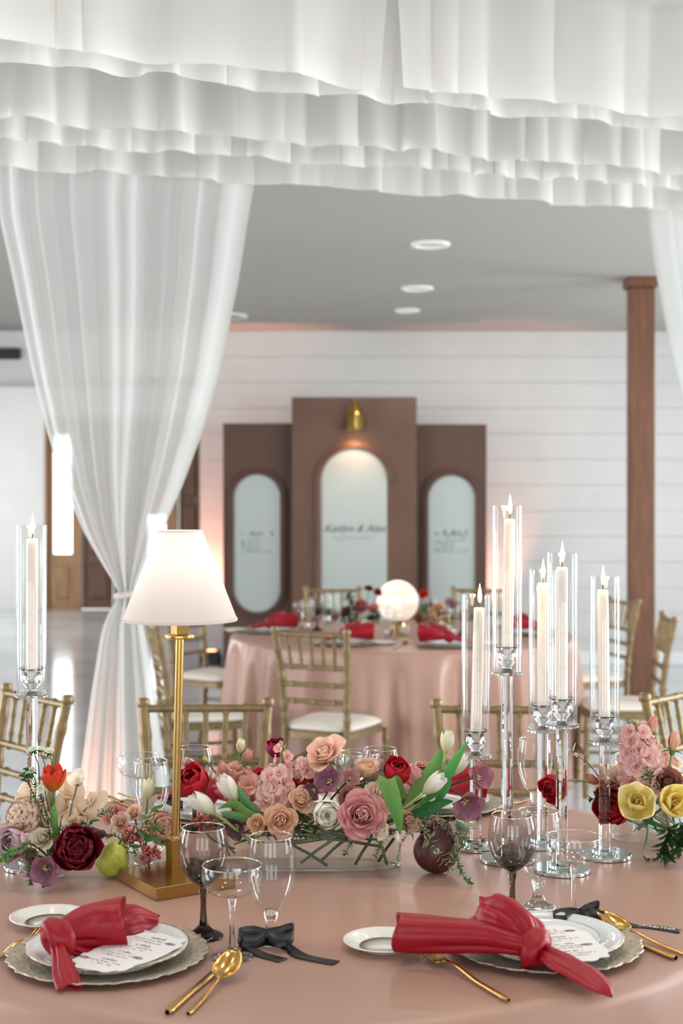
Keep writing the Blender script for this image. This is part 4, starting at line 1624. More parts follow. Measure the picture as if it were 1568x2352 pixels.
def petal(mb, M, L, W, c=1.0, a0=0.0, a1=0.0, ruf=0.0, rk=3.0, nu=6, nv=8, point=0.0, peak=0.6, r0=0.0, z0=0.0, rng=random, base=0.22, notch=0.0):
    """one petal: grows up local Z and leans out along local X; a0 -> a1 lean in degrees from base to tip; c cups it sideways"""
    r, z = r0, z0
    ph = rng.uniform(0, 6.28)
    rows, T, E = [], [], []
    for j in range(nv + 1):
        v = 1 - (1 - j / nv) ** 1.55
        dv = v - (1 - (1 - (j - 1) / nv) ** 1.55) if j else 0.0
        ang = math.radians(a0 + (a1 - a0) * v)
        r += math.sin(ang) * L * dv
        z += math.cos(ang) * L * dv
        x = (v - peak) / (peak if v < peak else 1 - peak)
        w = W / 2 * max(0.0, 1 - abs(x) ** 2.4) ** 0.5
        if v < peak:
            w = max(w, W / 2 * (base + (1 - base) * v / peak * 0.8))
        if point and v > peak:
            w *= 1 - point * ((v - peak) / (1 - peak)) ** 1.5
        w = max(w, W * 0.02)
        nx, nz = math.cos(ang), -math.sin(ang)      # outward normal of the petal surface
        row = []
        for i in range(nu + 1):
            u = i / nu * 2 - 1
            cc = max(c, 1e-3)
            y = w * math.sin(u * cc) / cc if cc > 0.05 else w * u
            inn = w * (1 - math.cos(u * cc)) / cc
            d = -inn + ruf * W * math.sin(rk * u * 2 + ph + 2 * v) * v ** 2.2
            vv = -notch * L * (1 - abs(u)) if j == nv else 0
            p = Vector((r + nx * d + math.sin(ang) * vv, y, z + nz * d + math.cos(ang) * vv))
            row.append(M @ p)
            T.append(v)
            E.append(abs(u))
        rows.append(row)
    mb.grid(rows, T, E)
    return mb


def frame(c, d, roll=0.0):
    return Matrix.Translation(c) @ align_z(d, roll).to_4x4()


def stem(t, a, b, d, r=0.0024, mat=None, bend=0.0):
    """stalk from a up to the bloom base b, arriving along d"""
    a, b, d = Vector(a), Vector(b), Vector(d).normalized()
    L = (b - a).length
    P = []
    for k in range(13):
        u = k / 12
        p = a * (1 - u) ** 2 + (b - d * L * 0.5) * 2 * u * (1 - u) + b * u * u
        P.append(p)
    return MB().tube(P, r, 7).obj('stem', mat or STEM, t)


def sepals(t, M, R, n=5, mat=None, a0=60, a1=100):
    for k in range(n):
        mb = MB()
        petal(mb, M @ Matrix.Rotation(2 * PI * k / n, 4, 'Z'), R, R * 0.34, 0.5, a0, a1, nu=2, nv=5, point=0.9, peak=0.3)
        mb.obj('sepal', mat or GREEN, t)


def flower(name, label, cat, base):
    return thing(name, base, label, cat)


def rose(label, c, d, R, cin, cout, foot, n=24, open_=78, seed=0, trans=0.3, name='rose', split=12, ruf=0.03, sep=True, sr=0.0018):
    rng = random.Random(seed or sum(map(ord, label)))
    d = Vector(d).normalized()
    c = Vector(c)
    t = flower(name, label, 'flower', foot)
    b = c - d * R * 0.45
    stem(t, foot, b, d, sr, STEM_D)
    mat = petal_mat(cin, cout, trans)
    M = frame(b, d, rng.uniform(0, 6))
    inner = MB()
    for k in range(n):
        f = k / (n - 1)
        th = k * 2.39996 + rng.uniform(-0.15, 0.15)
        a0 = -4 + f * 34
        a1 = -26 + (f ** 1.25) * (open_ + 30) + rng.uniform(-6, 6)
        L = R * (0.80 + 0.22 * f) * rng.uniform(0.95, 1.05)
        W = R * (0.62 + 0.62 * f) * rng.uniform(0.93, 1.07)
        r0 = R * (0.03 + 0.20 * f)
        mb = inner if k < n - split else MB()
        petal(mb, M @ Matrix.Rotation(th, 4, 'Z'), L, W, 1.5 - 0.75 * f, a0, a1, ruf * (0.4 + f), 2.5, r0=r0, z0=R * 0.10 * (1 - f), rng=rng, peak=0.62)
        if mb is not inner:
            mb.obj('petal', mat, t)
    inner.obj('inner_petals', mat, t, kind='stuff')
    if sep:
        sepals(t, M, R * 0.7)
    return t


def ranunculus(label, c, d, R, cin, cout, foot, seed=0, n=46, split=10, name='ranunculus', trans=0.2, gap=0.0, sr=0.0024, eye=None, ruf=0.02):
    """ball of overlapping paper-thin petals"""
    rng = random.Random(seed or sum(map(ord, label)))
    d = Vector(d).normalized()
    c = Vector(c)
    t = flower(name, label, 'flower', foot)
    b = c - d * R * 0.8
    stem(t, foot, b, d, sr)
    mat = petal_mat(cin, cout, trans)
    M = frame(b, d, rng.uniform(0, 6))
    inner = MB()
    for k in range(n):
        f = k / (n - 1)
        s = 0.22 + 0.78 * f ** 0.8
        th = k * 2.39996 + rng.uniform(-0.2, 0.2)
        top = -74 + 46 * f + rng.uniform(-6, 6) + gap * f
        if f > 0.85:
            top += 16 * (f - 0.85) / 0.15
        mb = inner if k < n - split else MB()
        petal(mb, M @ Matrix.Rotation(th, 4, 'Z'), R * s * 2.0, R * s * 1.7, 1.0, 78, top, ruf, 2 + 40 * (ruf - 0.02), r0=R * 0.03, z0=R * (1 - s) * 0.75, rng=rng, peak=0.62)
        if mb is not inner:
            mb.obj('petal', mat, t)
    inner.obj('inner_petals', mat, t, kind='stuff')
    if eye:
        MB().sphere(c + d * R * 0.35, R * 0.25, 10, 6).obj('eye', petal_mat(eye, eye, 0.1), t)
    return t


def tulip(label, c, d, R, cin, cout, foot, seed=0, hk=3.1, a0=44, a1=-20, name='tulip', trans=0.35, sr=0.0032, stem_mat=None, ruf=0.01):
    rng = random.Random(seed or sum(map(ord, label)))
    d = Vector(d).normalized()
    c = Vector(c)
    t = flower(name, label, 'flower', foot)
    b = c - d * R * hk * 0.42
    stem(t, foot, b, d, sr, stem_mat)
    mat = petal_mat(cin, cout, trans)
    M = frame(b, d, rng.uniform(0, 6))
    for k in range(6):
        outer = k % 2
        mb = MB()
        petal(mb, M @ Matrix.Rotation(k * PI / 3, 4, 'Z'), R * hk * (1.0 if outer else 1.04), R * 1.55, 0.95, a0 + 4 * outer, a1 + 5 * outer + rng.uniform(-4, 4), ruf, 2, 6, 9, point=0.25, peak=0.52, r0=R * (0.06 + 0.04 * outer), rng=rng, base=0.35)
        mb.obj('petal', mat, t)
    return t


def open_tulip(label, c, d, R, cin, cout, foot, seed):
    """wide blown tulip: big rounded cupped petals and a frilled golden heart"""
    rng = random.Random(seed)
    d = Vector(d).normalized()
    c = Vector(c)
    t = flower('open_tulip', label, 'flower', foot)
    b = c - d * R * 0.7
    stem(t, foot, b, d, 0.003)
    mat = petal_mat(cin, cout, 0.4)
    M = frame(b, d, rng.uniform(0, 6))
    for k in range(8):
        o = k >= 3
        mb = MB()
        petal(mb, M @ Matrix.Rotation(k * 2.39996 + rng.uniform(-0.2, 0.2), 4, 'Z'), R * (1.95 if o else 1.5), R * (1.55 if o else 1.1), 0.9, 76 if o else 50, (-8 if o else -20) + rng.uniform(-8, 10), 0.03, 2, 8, 10, peak=0.6, r0=R * 0.05, rng=rng, base=0.35)
        mb.obj('petal', mat, t)
    g = petal_mat((214, 160, 60), (232, 200, 96), 0.3)
    for k in range(6):
        mb = MB()
        petal(mb, M @ Matrix.Rotation(k * 1.05, 4, 'Z'), R * 0.95, R * 0.5, 0.6, 20, -10 + rng.uniform(-12, 30), 0.14, 4, 6, 7, rng=rng, z0=R * 0.12)
        mb.obj('inner_petal', g, t)
    return t


def hellebore(label, c, d, R, cin, cout, foot, seed=0, spread=76, name='hellebore', sr=0.0022):
    rng = random.Random(seed or sum(map(ord, label)))
    d = Vector(d).normalized()
    c = Vector(c)
    t = flower(name, label, 'flower', foot)
    b = c - d * R * 0.2
    stem(t, foot, b, d, sr, STEM_D)
    mat = petal_mat(cin, cout, 0.25)
    M = frame(b, d, rng.uniform(0, 6))
    for k in range(5):
        mb = MB()
        petal(mb, M @ Matrix.Rotation(k * 2 * PI / 5, 4, 'Z'), R * rng.uniform(0.95, 1.08), R * 1.12, 0.8, 30, spread + 10 + rng.uniform(-14, 12), 0.05, 2, 8, 8, point=0.28, peak=0.58, r0=R * 0.05, rng=rng)
        mb.obj('petal', mat, t)
    mb = MB()
    for k in range(22):
        a = rng.uniform(0, 6.28)
        q = rng.uniform(0.05, 0.24) * R
        p0 = M @ Vector((q * 0.3 * math.cos(a), q * 0.3 * math.sin(a), R * 0.05))
        p1 = M @ Vector((q * math.cos(a), q * math.sin(a), R * rng.uniform(0.2, 0.32)))
        mb.tube([p0, p1], [R * 0.012, R * 0.024], 5)
    mb.obj('stamens', petal_mat((190, 188, 120), (222, 212, 150), 0.1), t, kind='stuff')
    return t


def carnation(label, c, d, R, cin, cout, foot, seed=0, n=58, name='carnation'):
    rng = random.Random(seed or sum(map(ord, label)))
    d = Vector(d).normalized()
    c = Vector(c)
    t = flower(name, label, 'flower', foot)
    b = c - d * R * 0.75
    stem(t, foot, b - d * R * 0.5, d, 0.0022)
    mat = petal_mat(cin, cout, 0.3)
    M = frame(b, d, rng.uniform(0, 6))
    MB().lathe([(0, -R * 0.55), (R * 0.2, -R * 0.5), (R * 0.28, -R * 0.1), (R * 0.3, R * 0.15)], 14, M=M).obj('calyx', GREEN, t)
    inner = MB()
    for k in range(n):
        f = k / (n - 1)
        mb = inner if k < n - 10 else MB()
        petal(mb, M @ Matrix.Rotation(k * 2.39996, 4, 'Z'), R * (1.25 - 0.15 * f), R * (0.55 + 0.3 * f), 0.15, 2 + 30 * f, -14 + 120 * f ** 1.1 + rng.uniform(-14, 14), 0.24, 6.5, 14, 8, peak=0.84, r0=R * 0.12 * f, rng=rng, base=0.2)
        if mb is not inner:
            mb.obj('petal', mat, t)
    inner.obj('inner_petals', mat, t, kind='stuff')
    return t


def floret(mb, M, R, rng, n=4, spread=84):
    for k in range(n):
        petal(mb, M @ Matrix.Rotation(k * 2 * PI / n + rng.uniform(-0.2, 0.2), 4, 'Z'), R * rng.uniform(0.85, 1.1), R * 0.95, 0.3, 25, spread + rng.uniform(-22, 16), 0.13, 3.5, 5, 6, peak=0.7, r0=R * 0.04, rng=rng)
    return mb


def stock(label, foot, base, tip, R0, R1, fr, nfl, cin, cout, seed, buds=True, name='stock_flower'):
    """spike of ruffled florets from base to tip; R0,R1 spike radius low and high; fr floret radius"""
    rng = random.Random(seed)
    base, tip = Vector(base), Vector(tip)
    ax = (tip - base)
    L = ax.length
    ax.normalize()
    t = flower(name, label, 'flower', foot)
    stem(t, foot, base, ax, 0.0028, STEM_D)
    MB().tube([base, tip], 0.0022, 6).obj('spike_stem', STEM, t)
    mat = petal_mat(cin, cout, 0.35)
    A = align_z(ax)
    for k in range(nfl):
        f = (k + 0.5) / nfl
        th = k * 2.39996 + rng.uniform(-0.3, 0.3)
        rad = R0 + (R1 - R0) * f
        o = A @ Vector((math.cos(th), math.sin(th), 0))
        p = base + ax * L * f * 0.88 + o * rad * 0.62
        dd = (o + ax * (0.15 + 0.5 * f) + Vector((0, -0.25, 0))).normalized()
        mb = MB()
        q = fr * 1.2 * (1.08 - 0.35 * f) * rng.uniform(0.85, 1.12)
        floret(mb, frame(p, dd, rng.uniform(0, 6)), q, rng)
        floret(mb, frame(p + dd * q * 0.08, dd, rng.uniform(0, 6)), q * 0.6, rng, 3, 45)
        mb.obj('floret', mat, t)
    if buds:
        gm = petal_mat((128, 148, 104), (168, 182, 128), 0.2)
        for k in range(8):
            th = k * 2.4
            f = k / 8
            o = A @ Vector((math.cos(th), math.sin(th), 0))
            p = tip - ax * L * 0.16 * (1 - f) + o * R1 * 0.5 * (1 - 0.8 * f)
            MB().sphere(p, (0.003, 0.003, 0.0065), 8, 6, M=align_z((o * 0.5 + ax))).obj('bud', gm, t)
    return t


def rosebud(label, c, d, R, cin, cout, foot, seed=1, sep=True, name='rose_bud', sr=0.0018):
    rng = random.Random(seed)
    d = Vector(d).normalized()
    c = Vector(c)
    t = flower(name, label, 'flower', foot)
    b = c - d * R * 1.1
    stem(t, foot, b, d, sr)
    mat = petal_mat(cin, cout, 0.3)
    M = frame(b, d, rng.uniform(0, 6))
    for k in range(6):
        mb = MB()
        petal(mb, M @ Matrix.Rotation(k * 2.2, 4, 'Z'), R * 2.3, R * 1.8, 1.3, 40, -22 + 3 * k, 0.03, 2, 5, 7, r0=R * 0.03, z0=R * 0.05 * (6 - k), rng=rng, peak=0.5)
        mb.obj('petal', mat, t)
    if sep:
        sepals(t, M, R * 1.5, 5, GREEN, 50, 125)
        MB().sphere(b - d * R * 0.1, R * 0.32, 8, 6).obj('hip', GREEN, t)
    return t


def sweet_pea(label, blooms, foot, cin, cout, seed, name='sweet_pea'):
    """stem with several loose winged blooms: blooms = (centre, direction, R)"""
    rng = random.Random(seed)
    t = flower(name, label, 'flower', foot)
    mat = petal_mat(cin, cout, 0.45)
    cal = petal_mat((130, 128, 84), (168, 140, 92), 0.2)
    c0 = Vector(blooms[0][0])
    P = [Vector(foot).lerp(c0, k / 8) + Vector((0, 0, 0.012 * math.sin(PI * k / 8))) for k in range(9)]
    MB().tube(P, 0.0016, 6).obj('stem', STEM, t)
    for c, d, R in blooms:
        c = Vector(c)
        d = Vector(d).normalized()
        M = frame(c - d * R * 0.35, d, rng.uniform(0, 6))
        for th, L, W, a0, a1 in ((0, 1.15, 1.9, 15, 62), (2.6, 0.85, 1.1, 10, 45), (-2.6, 0.85, 1.1, 10, 45), (3.14, 0.55, 0.7, 0, -10)):
            mb = MB()
            petal(mb, M @ Matrix.Rotation(th, 4, 'Z'), R * L, R * W, 0.5, a0, a1, 0.07, 2.5, 7, 7, r0=R * 0.05, rng=rng, peak=0.68)
            mb.obj('petal', mat, t)
        mb = MB()
        for k in range(5):
            petal(mb, M @ Matrix.Rotation(k * 1.2566, 4, 'Z'), R * 0.42, R * 0.18, 0.4, 70, 60, nu=2, nv=4, point=0.9, peak=0.3, z0=-R * 0.02)
        mb.obj('calyx', cal, t, kind='stuff')
        j = P[4 + rng.randrange(4)]
        if (c - c0).length > 0.004:
            MB().tube([j, j.lerp(c, 0.5) + Vector((0, 0, 0.006)), c - d * R * 0.3], 0.0011, 5).obj('flower_stalk', STEM, t)
    return t


def leaf_mesh(mb, M, L, W, a0=20, a1=70, c=0.35, point=0.75, peak=0.42, nu=4, nv=7, ruf=0.02, rng=random):
    return petal(mb, M, L, W, c, a0, a1, ruf, 2, nu, nv, point=point, peak=peak, rng=rng, base=0.12)


def sprig(label, pts, L, W, n, mat, seed, name='leaf_sprig', cat='foliage', smat=None, r=0.0012, spread=55, two=False, droop=30, point=0.55, stuff=False, ruf=0.02):
    """twig with leaves along it; every leaf its own part unless stuff"""
    rng = random.Random(seed)
    P = spline(pts, max(12, n + 2))
    t = flower(name, label, cat, P[0])
    MB().tube(P, [r * (1 - 0.5 * k / len(P)) for k in range(len(P))], 6).obj('twig', smat or STEM_D, t)
    allm = MB()
    for k in range(n):
        f = 0.12 + 0.86 * k / max(1, n - 1)
        x = f * (len(P) - 1)
        i = min(int(x), len(P) - 2)
        p = P[i].lerp(P[i + 1], x - i)
        d = (P[i + 1] - P[i]).normalized()
        for s in ((0, PI) if two else (0,)):
            roll = k * 2.39996 + s + rng.uniform(-0.3, 0.3)
            M = frame(p, d, roll)
            sc = rng.uniform(0.75, 1.15)
            mb = allm if stuff else MB()
            leaf_mesh(mb, M, L * sc, W * sc, spread + rng.uniform(-12, 12), spread + droop + rng.uniform(-15, 15), rng=rng, point=point, ruf=ruf, nu=3 if stuff else 4, nv=4 if stuff else 6)
            if not stuff:
                mb.obj('leaf', mat, t)
    if stuff:
        allm.obj('leaves', mat, t, kind='stuff')
    return t


def blade(t, pts, W, mat, side, name='leaf', fold=0.45, n=20):
    """long strap leaf: pts path, side vector list or one vector"""
    C_ = spline(pts, n)
    rows, T, E = [], [], []
    for i, p in enumerate(C_):
        v = i / (n - 1)
        w = W / 2 * (0.45 + 0.55 * math.sin(PI / 2 * min(1, v / 0.45))) * (1.0 if v < 0.5 else max(0.02, 1 - ((v - 0.5) / 0.5) ** 1.7))
        d = (C_[min(i + 1, n - 1)] - C_[max(i - 1, 0)]).normalized()
        s = Vector(side)
        s = (s - d * s.dot(d)).normalized()
        nn = d.cross(s)
        row = []
        for k in range(5):
            u = k / 4 * 2 - 1
            row.append(p + s * w * u + nn * fold * w * u * u)
            T.append(v)
            E.append(abs(u))
        rows.append(row)
    return MB().grid(rows, T, E).obj(name, mat, t)


def berries(label, foot, c, rx, rz, n, r, seed, name='pepperberry_spray'):
    rng = random.Random(seed)
    t = flower(name, label, 'berries', foot)
    c = Vector(c)
    stem(t, foot, c, (0, -0.2, 1), 0.0018, STEM_D)
    twigs, bb = MB(), MB()
    for k in range(n):
        while True:
            p = Vector((rng.uniform(-1, 1), rng.uniform(-1, 1), rng.uniform(-1, 1)))
            if p.length < 1:
                break
        p = c + Vector((p.x * rx, p.y * rx * 0.7 - 0.006, p.z * rz))
        bb.sphere(p, r * rng.uniform(0.75, 1.1), 8, 6)
        if k % 2 == 0:
            twigs.tube([c + (p - c) * 0.1, p], 0.0004, 4)
    bb.obj('berries', petal_mat((176, 70, 66), (206, 108, 98), 0.1), t, kind='stuff')
    twigs.obj('twigs', principled('berry_twig', (130, 70, 60), 0.6), t, kind='stuff')
    return t


def pear(label, base, R, Hh, c1, c2, tilt, name='pear'):
    t = thing(name, base, label, 'fruit')
    prof = []
    for k in range(17):
        f = k / 16
        a = PI * f
        z = Hh * (1 - math.cos(a)) / 2
        r = R * math.sin(a) ** 0.85 * (1 - 0.42 * max(0, f - 0.35) / 0.65)
        prof.append((max(r, 0), z))
    prof[0] = (0, 0.004 * 0)
    prof[-1] = (0, Hh * 0.985)
    M = Matrix.Translation(base) @ Matrix.Rotation(tilt[0], 4, 'X') @ Matrix.Rotation(tilt[1], 4, 'Y')
    mb = MB().lathe(prof, 28, M=M)
    zmin = min(v.z for v in mb.V)
    for v in mb.V:
        v.z += base.z - zmin + 0.0005
    m = principled('pear_skin_%d' % c1[0], c1, 0.38, vary=0.14, vscale=45, bump=0.04, bscale=120)
    mb.obj('fruit', m, t)
    top = M @ Vector((0, 0, Hh * 0.97)) + Vector((0, 0, base.z - zmin))
    MB().tube([top, top + (M.to_3x3() @ Vector((0.002, 0.001, 0.008))), top + (M.to_3x3() @ Vector((0.006, 0.002, 0.016)))], [0.0022, 0.0016, 0.002], 6).obj('stalk', principled('pear_stalk', (84, 62, 42), 0.7), t)
    return t


PEACH_I, PEACH_O = (228, 176, 140), (240, 206, 184)
BLUSH_I, BLUSH_O = (232, 196, 172), (240, 214, 198)
PINK_I, PINK_O = (226, 158, 150), (238, 190, 184)
CREAM_I, CREAM_O = (228, 214, 172), (242, 234, 214)
RED_I, RED_O = (132, 14, 24), (178, 28, 40)
WINE_I, WINE_O = (84, 8, 20), (122, 16, 32)
WHITE_I, WHITE_O = (226, 224, 186), (246, 244, 236)
HELL_I, HELL_O = (118, 72, 92), (142, 96, 112)
CAM = Vector((0, -1, 0.25))

# ---- centre arrangement: long oval clear vase
VC = Vector((-0.082, 2.945, TZ))
VA, VB, VH = 0.205, 0.062, 0.088


def oval_vase(label, c, a, b, h, tilt=0.0):
    t = thing('oval_vase', c, label, 'vase')

    def ring(k, z, n=72):
        ca, sa = math.cos(tilt), math.sin(tilt)
        pts = []
        for i in range(n):
            q = 2 * PI * i / n
            x = a * k * math.copysign(abs(math.cos(q)) ** 0.62, math.cos(q))
            y = (b - a * (1 - k)) * math.copysign(abs(math.sin(q)) ** 0.8, math.sin(q))
            pts.append(c + Vector((x * ca - y * sa, x * sa + y * ca, z)))
        return pts
    k2 = 1 - 0.0025 / a
    MB().grid([ring(k2, 0.009), ring(1, 0.009), ring(1, h * 0.5), ring(1, h), ring(k2, h + 0.0006), ring(k2, h - 0.001), ring(k2, 0.011)], closed=True).obj('wall', thin_glass('vase_glass', (248, 250, 249), gain=1.0), t, sharp=50)
    mb = MB().grid([ring(0.94, 0.0008), ring(0.995, 0.002), ring(1.0, 0.005), ring(0.996, 0.0085), ring(0.97, 0.009)], closed=True)
    mb.obj('thick_bottom', thin_glass('vase_bottom', (238, 244, 242), gain=2.6), t)
    return t


oval_vase('low oval clear glass vase holding the centre flowers', VC, VA, VB, VH)


def foot_c(k):
    rng = random.Random(k * 31 + 5)
    return VC + Vector((rng.uniform(-0.15, 0.17), rng.uniform(-0.03, 0.03), rng.uniform(0.045, 0.066)))


rose('big open mauve-pink rose facing forward in the centre vase', at(830, 1872, 2.845), (0.08, -0.9, 0.28), 0.050, (190, 118, 134), (232, 172, 168), foot_c(1), 34, 84, 12, ruf=0.05)
rose('blush rose peeking out behind the big mauve-pink rose', at(872, 1835, 2.90), (0.4, -0.5, 0.7), 0.04, BLUSH_I, (240, 220, 204), foot_c(2), 22, 80, 14)
rose('large peach rose held highest in the centre vase', at(747, 1732, 2.93), (-0.35, -0.55, 0.75), 0.046, (232, 184, 156), (242, 206, 184), foot_c(3), 20, 88, 15)
rose('upright peach rose beside the red ranunculus at centre right', at(841, 1768, 2.95), (0.1, -0.35, 0.93), 0.037, (222, 190, 140), (240, 204, 182), foot_c(4), 18, 40, 16)
rose('ruffled peach spray rose, largest of the low peach trio', at(645, 1884, 2.86), (0.0, -0.95, 0.15), 0.036, (222, 170, 126), (244, 206, 174), foot_c(5), 28, 78, 17, ruf=0.05)
rose('small peach spray rose at the left of the low peach trio', at(590, 1893, 2.85), (-0.2, -0.95, 0.1), 0.023, (216, 164, 116), (242, 202, 164), foot_c(6), 22, 66, 18)
rose('peach spray rose at the upper right of the low peach trio', at(692, 1838, 2.89), (0.1, -0.8, 0.5), 0.031, (224, 176, 138), (244, 210, 184), foot_c(7), 26, 72, 19)
rose('peach rose beneath the folded tulip leaf', at(935, 1883, 2.87), (0.2, -0.9, 0.2), 0.030, (220, 168, 124), (238, 202, 172), foot_c(8), 22, 66, 20)
rose('pale cream rose low under the big mauve-pink rose', at(872, 1908, 2.84), (0.5, -0.8, -0.2), 0.022, CREAM_I, CREAM_O, foot_c(9), 16, 74, 21, sep=False)
rose('blush rose hidden low behind the trailing vine', at(1000, 1900, 2.92), (0.3, -0.9, 0.2), 0.026, (214, 150, 136), (232, 178, 164), foot_c(10), 18, 76, 22)
rose('small cream-green lisianthus between peach rose and white ranunculus', at(718, 1865, 2.885), (0.2, -0.7, 0.5), 0.022, (206, 204, 140), (236, 228, 190), foot_c(11), 14, 70, 23, name='lisianthus')
ranunculus('creamy white ranunculus left of the big mauve-pink rose', at(751, 1870, 2.865), (0.05, -0.98, 0.1), 0.036, (226, 220, 196), (242, 238, 226), foot_c(12), 31, eye=(120, 140, 70))
ranunculus('scarlet ranunculus leaning left at the lamp stem', at(447, 1800, 2.90), (-0.35, -0.6, 0.7), 0.040, RED_I, (182, 26, 38), VC + Vector((-0.15, 0, 0.02)), 32)
ranunculus('pale pink ranunculus behind the scarlet one at left', at(432, 1774, 2.95), (-0.2, -0.4, 0.9), 0.028, (222, 180, 172), (234, 202, 196), VC + Vector((-0.14, 0.02, 0.02)), 33)
ranunculus('red ranunculus at centre right beside the tulip leaves', at(912, 1777, 2.92), (0.1, -0.5, 0.85), 0.034, RED_I, (184, 24, 42), foot_c(14), 34)
ranunculus('dark red ranunculus half hidden behind the stock', at(693, 1797, 2.97), (0, -0.5, 0.85), 0.034, WINE_I, (150, 16, 34), foot_c(15), 35)
ranunculus('magenta-red ranunculus high behind the grey stock buds', at(633, 1722, 3.0), (0, -0.4, 0.9), 0.025, (110, 14, 44), (152, 30, 70), foot_c(16), 36)
ranunculus('soft pink ranunculus behind the red one at centre right', at(962, 1783, 2.96), (0.3, -0.5, 0.8), 0.034, (226, 150, 144), (238, 176, 170), foot_c(17), 37)
ranunculus('pink ranunculus low between the wine glass and peach spray rose', at(562, 1862, 2.93), (-0.2, -0.9, 0.3), 0.03, (206, 128, 118), (228, 168, 156), foot_c(18), 38)
stock('fluffy pale pink stock spike in the centre vase', foot_c(19), at(618, 1880, 2.93), at(640, 1755, 2.93), 0.047, 0.028, 0.024, 26, (234, 176, 166), (246, 212, 202), 41)
stock('slender pink stock tip with grey-green buds at centre', foot_c(20), at(655, 1800, 2.96), at(645, 1705, 2.97), 0.022, 0.012, 0.015, 9, PINK_I, (240, 194, 184), 42)
stock('dusty pink stock leaning left above the white tulips', foot_c(21), at(575, 1830, 2.95), at(520, 1760, 2.97), 0.034, 0.022, 0.026, 14, (216, 154, 136), (236, 186, 168), 43, False)
stock('small blush stock left of the peach rose', foot_c(22), at(700, 1790, 2.96), at(708, 1745, 2.96), 0.02, 0.014, 0.02, 8, (228, 162, 150), (242, 202, 194), 44, False)
rosebud('cream lisianthus bud pair at top left of the centre vase', at(552, 1716, 2.96), (0.1, -0.2, 1), 0.014, (214, 206, 150), (242, 232, 206), foot_c(23), 45, name='lisianthus_bud')
rosebud('dusty pink lisianthus bud beside the cream bud', at(568, 1740, 2.95), (0.3, -0.3, 0.9), 0.015, (196, 132, 122), (220, 166, 152), foot_c(24), 46, name='lisianthus_bud')
rosebud('peach lisianthus bud in front of the gold chair post', at(515, 1766, 2.95), (-0.4, -0.3, 0.85), 0.014, (212, 150, 124), (232, 180, 158), foot_c(25), 47, name='lisianthus_bud')
rosebud('green-tipped lisianthus bud nearest the lamp stem', at(474, 1748, 2.95), (-0.5, -0.3, 0.7), 0.008, (170, 176, 96), (214, 206, 120), foot_c(26), 48, False, name='lisianthus_bud')

tulip('white tulip drooping lowest at the left of the centre vase', at(470, 1850, 2.86), (-0.62, -0.3, 0.55), 0.0215, WHITE_I, WHITE_O, VC + Vector((-0.10, -0.02, 0.05)), 51, stem_mat=principled('tulip_stem', (168, 190, 110), 0.45))
tulip('white tulip above its drooping neighbour at left', at(527, 1815, 2.88), (-0.45, -0.3, 0.8), 0.0215, WHITE_I, WHITE_O, VC + Vector((-0.09, -0.01, 0.05)), 52, stem_mat=MATS['tulip_stem'])
tulip('white tulip standing tallest at the right of the centre vase', at(1026, 1709, 2.92), (0.12, -0.15, 1), 0.0165, (228, 224, 170), (242, 238, 216), VC + Vector((0.12, 0, 0.06)), 53, stem_mat=MATS['tulip_stem'])
tulip('white tulip behind a green leaf at right', at(1044, 1762, 2.93), (0.55, -0.2, 0.75), 0.0205, WHITE_I, WHITE_O, VC + Vector((0.11, 0.01, 0.06)), 54, stem_mat=MATS['tulip_stem'])
tulip('white tulip lying low against the green leaves at right', at(992, 1805, 2.87), (0.62, -0.3, 0.6), 0.0195, WHITE_I, WHITE_O, VC + Vector((0.10, -0.02, 0.06)), 55, stem_mat=MATS['tulip_stem'])


def leaves(label, specs, base):
    t = thing('tulip_leaf', base, label, 'leaf')
    for pts, W, side, mat in specs:
        blade(t, pts, W, mat, side)
    return t


leaves('folded green tulip leaf drooping over the vase front', [
    ([at(925, 1835, 2.90), at(905, 1797, 2.875), at(888, 1792, 2.85), at(902, 1830, 2.83), at(915, 1880, 2.82), at(918, 1918, 2.82)], 0.036, (1, -0.25, 0.05), GREEN_T)], VC + Vector((0.1, 0, 0.08)))
leaves('broad green tulip leaf rising behind the low white tulip', [
    ([at(930, 1850, 2.91), at(960, 1800, 2.92), at(1000, 1745, 2.93), at(1012, 1718, 2.935)], 0.034, (1, -0.4, 0.5), GREEN_T)], VC + Vector((0.11, 0, 0.08)))
leaves('long green tulip leaf crossing the shortest candlestick', [
    ([at(960, 1850, 2.88), at(1010, 1805, 2.88), at(1045, 1745, 2.88), at(1076, 1700, 2.88)], 0.022, (0.9, -0.2, 0.6), petal_mat((70, 136, 62), (92, 158, 82), 0.3))], VC + Vector((0.12, -0.01, 0.08)))
leaves('dark green tulip leaf pointing right below the tulips', [
    ([at(935, 1872, 2.87), at(975, 1858, 2.86), at(1010, 1842, 2.86), at(1042, 1840, 2.865)], 0.030, (0.1, -0.5, 1), petal_mat((40, 104, 58), (66, 140, 72), 0.3))], VC + Vector((0.12, -0.02, 0.08)))
leaves('narrow green tulip leaf beside the low white tulip', [
    ([at(960, 1860, 2.89), at(1000, 1835, 2.885), at(1025, 1800, 2.885), at(1032, 1775, 2.89)], 0.020, (0.8, -0.2, 0.7), petal_mat((64, 138, 66), (84, 156, 84), 0.3))], VC + Vector((0.11, 0.01, 0.08)))
leaves('green tulip leaf arching at the left behind the drooping tulip', [
    ([at(585, 1872, 2.87), at(560, 1868, 2.86), at(535, 1850, 2.86), at(500, 1858, 2.85)], 0.024, (0.2, -0.5, 1), GREEN_T)], VC + Vector((-0.1, -0.01, 0.07)))
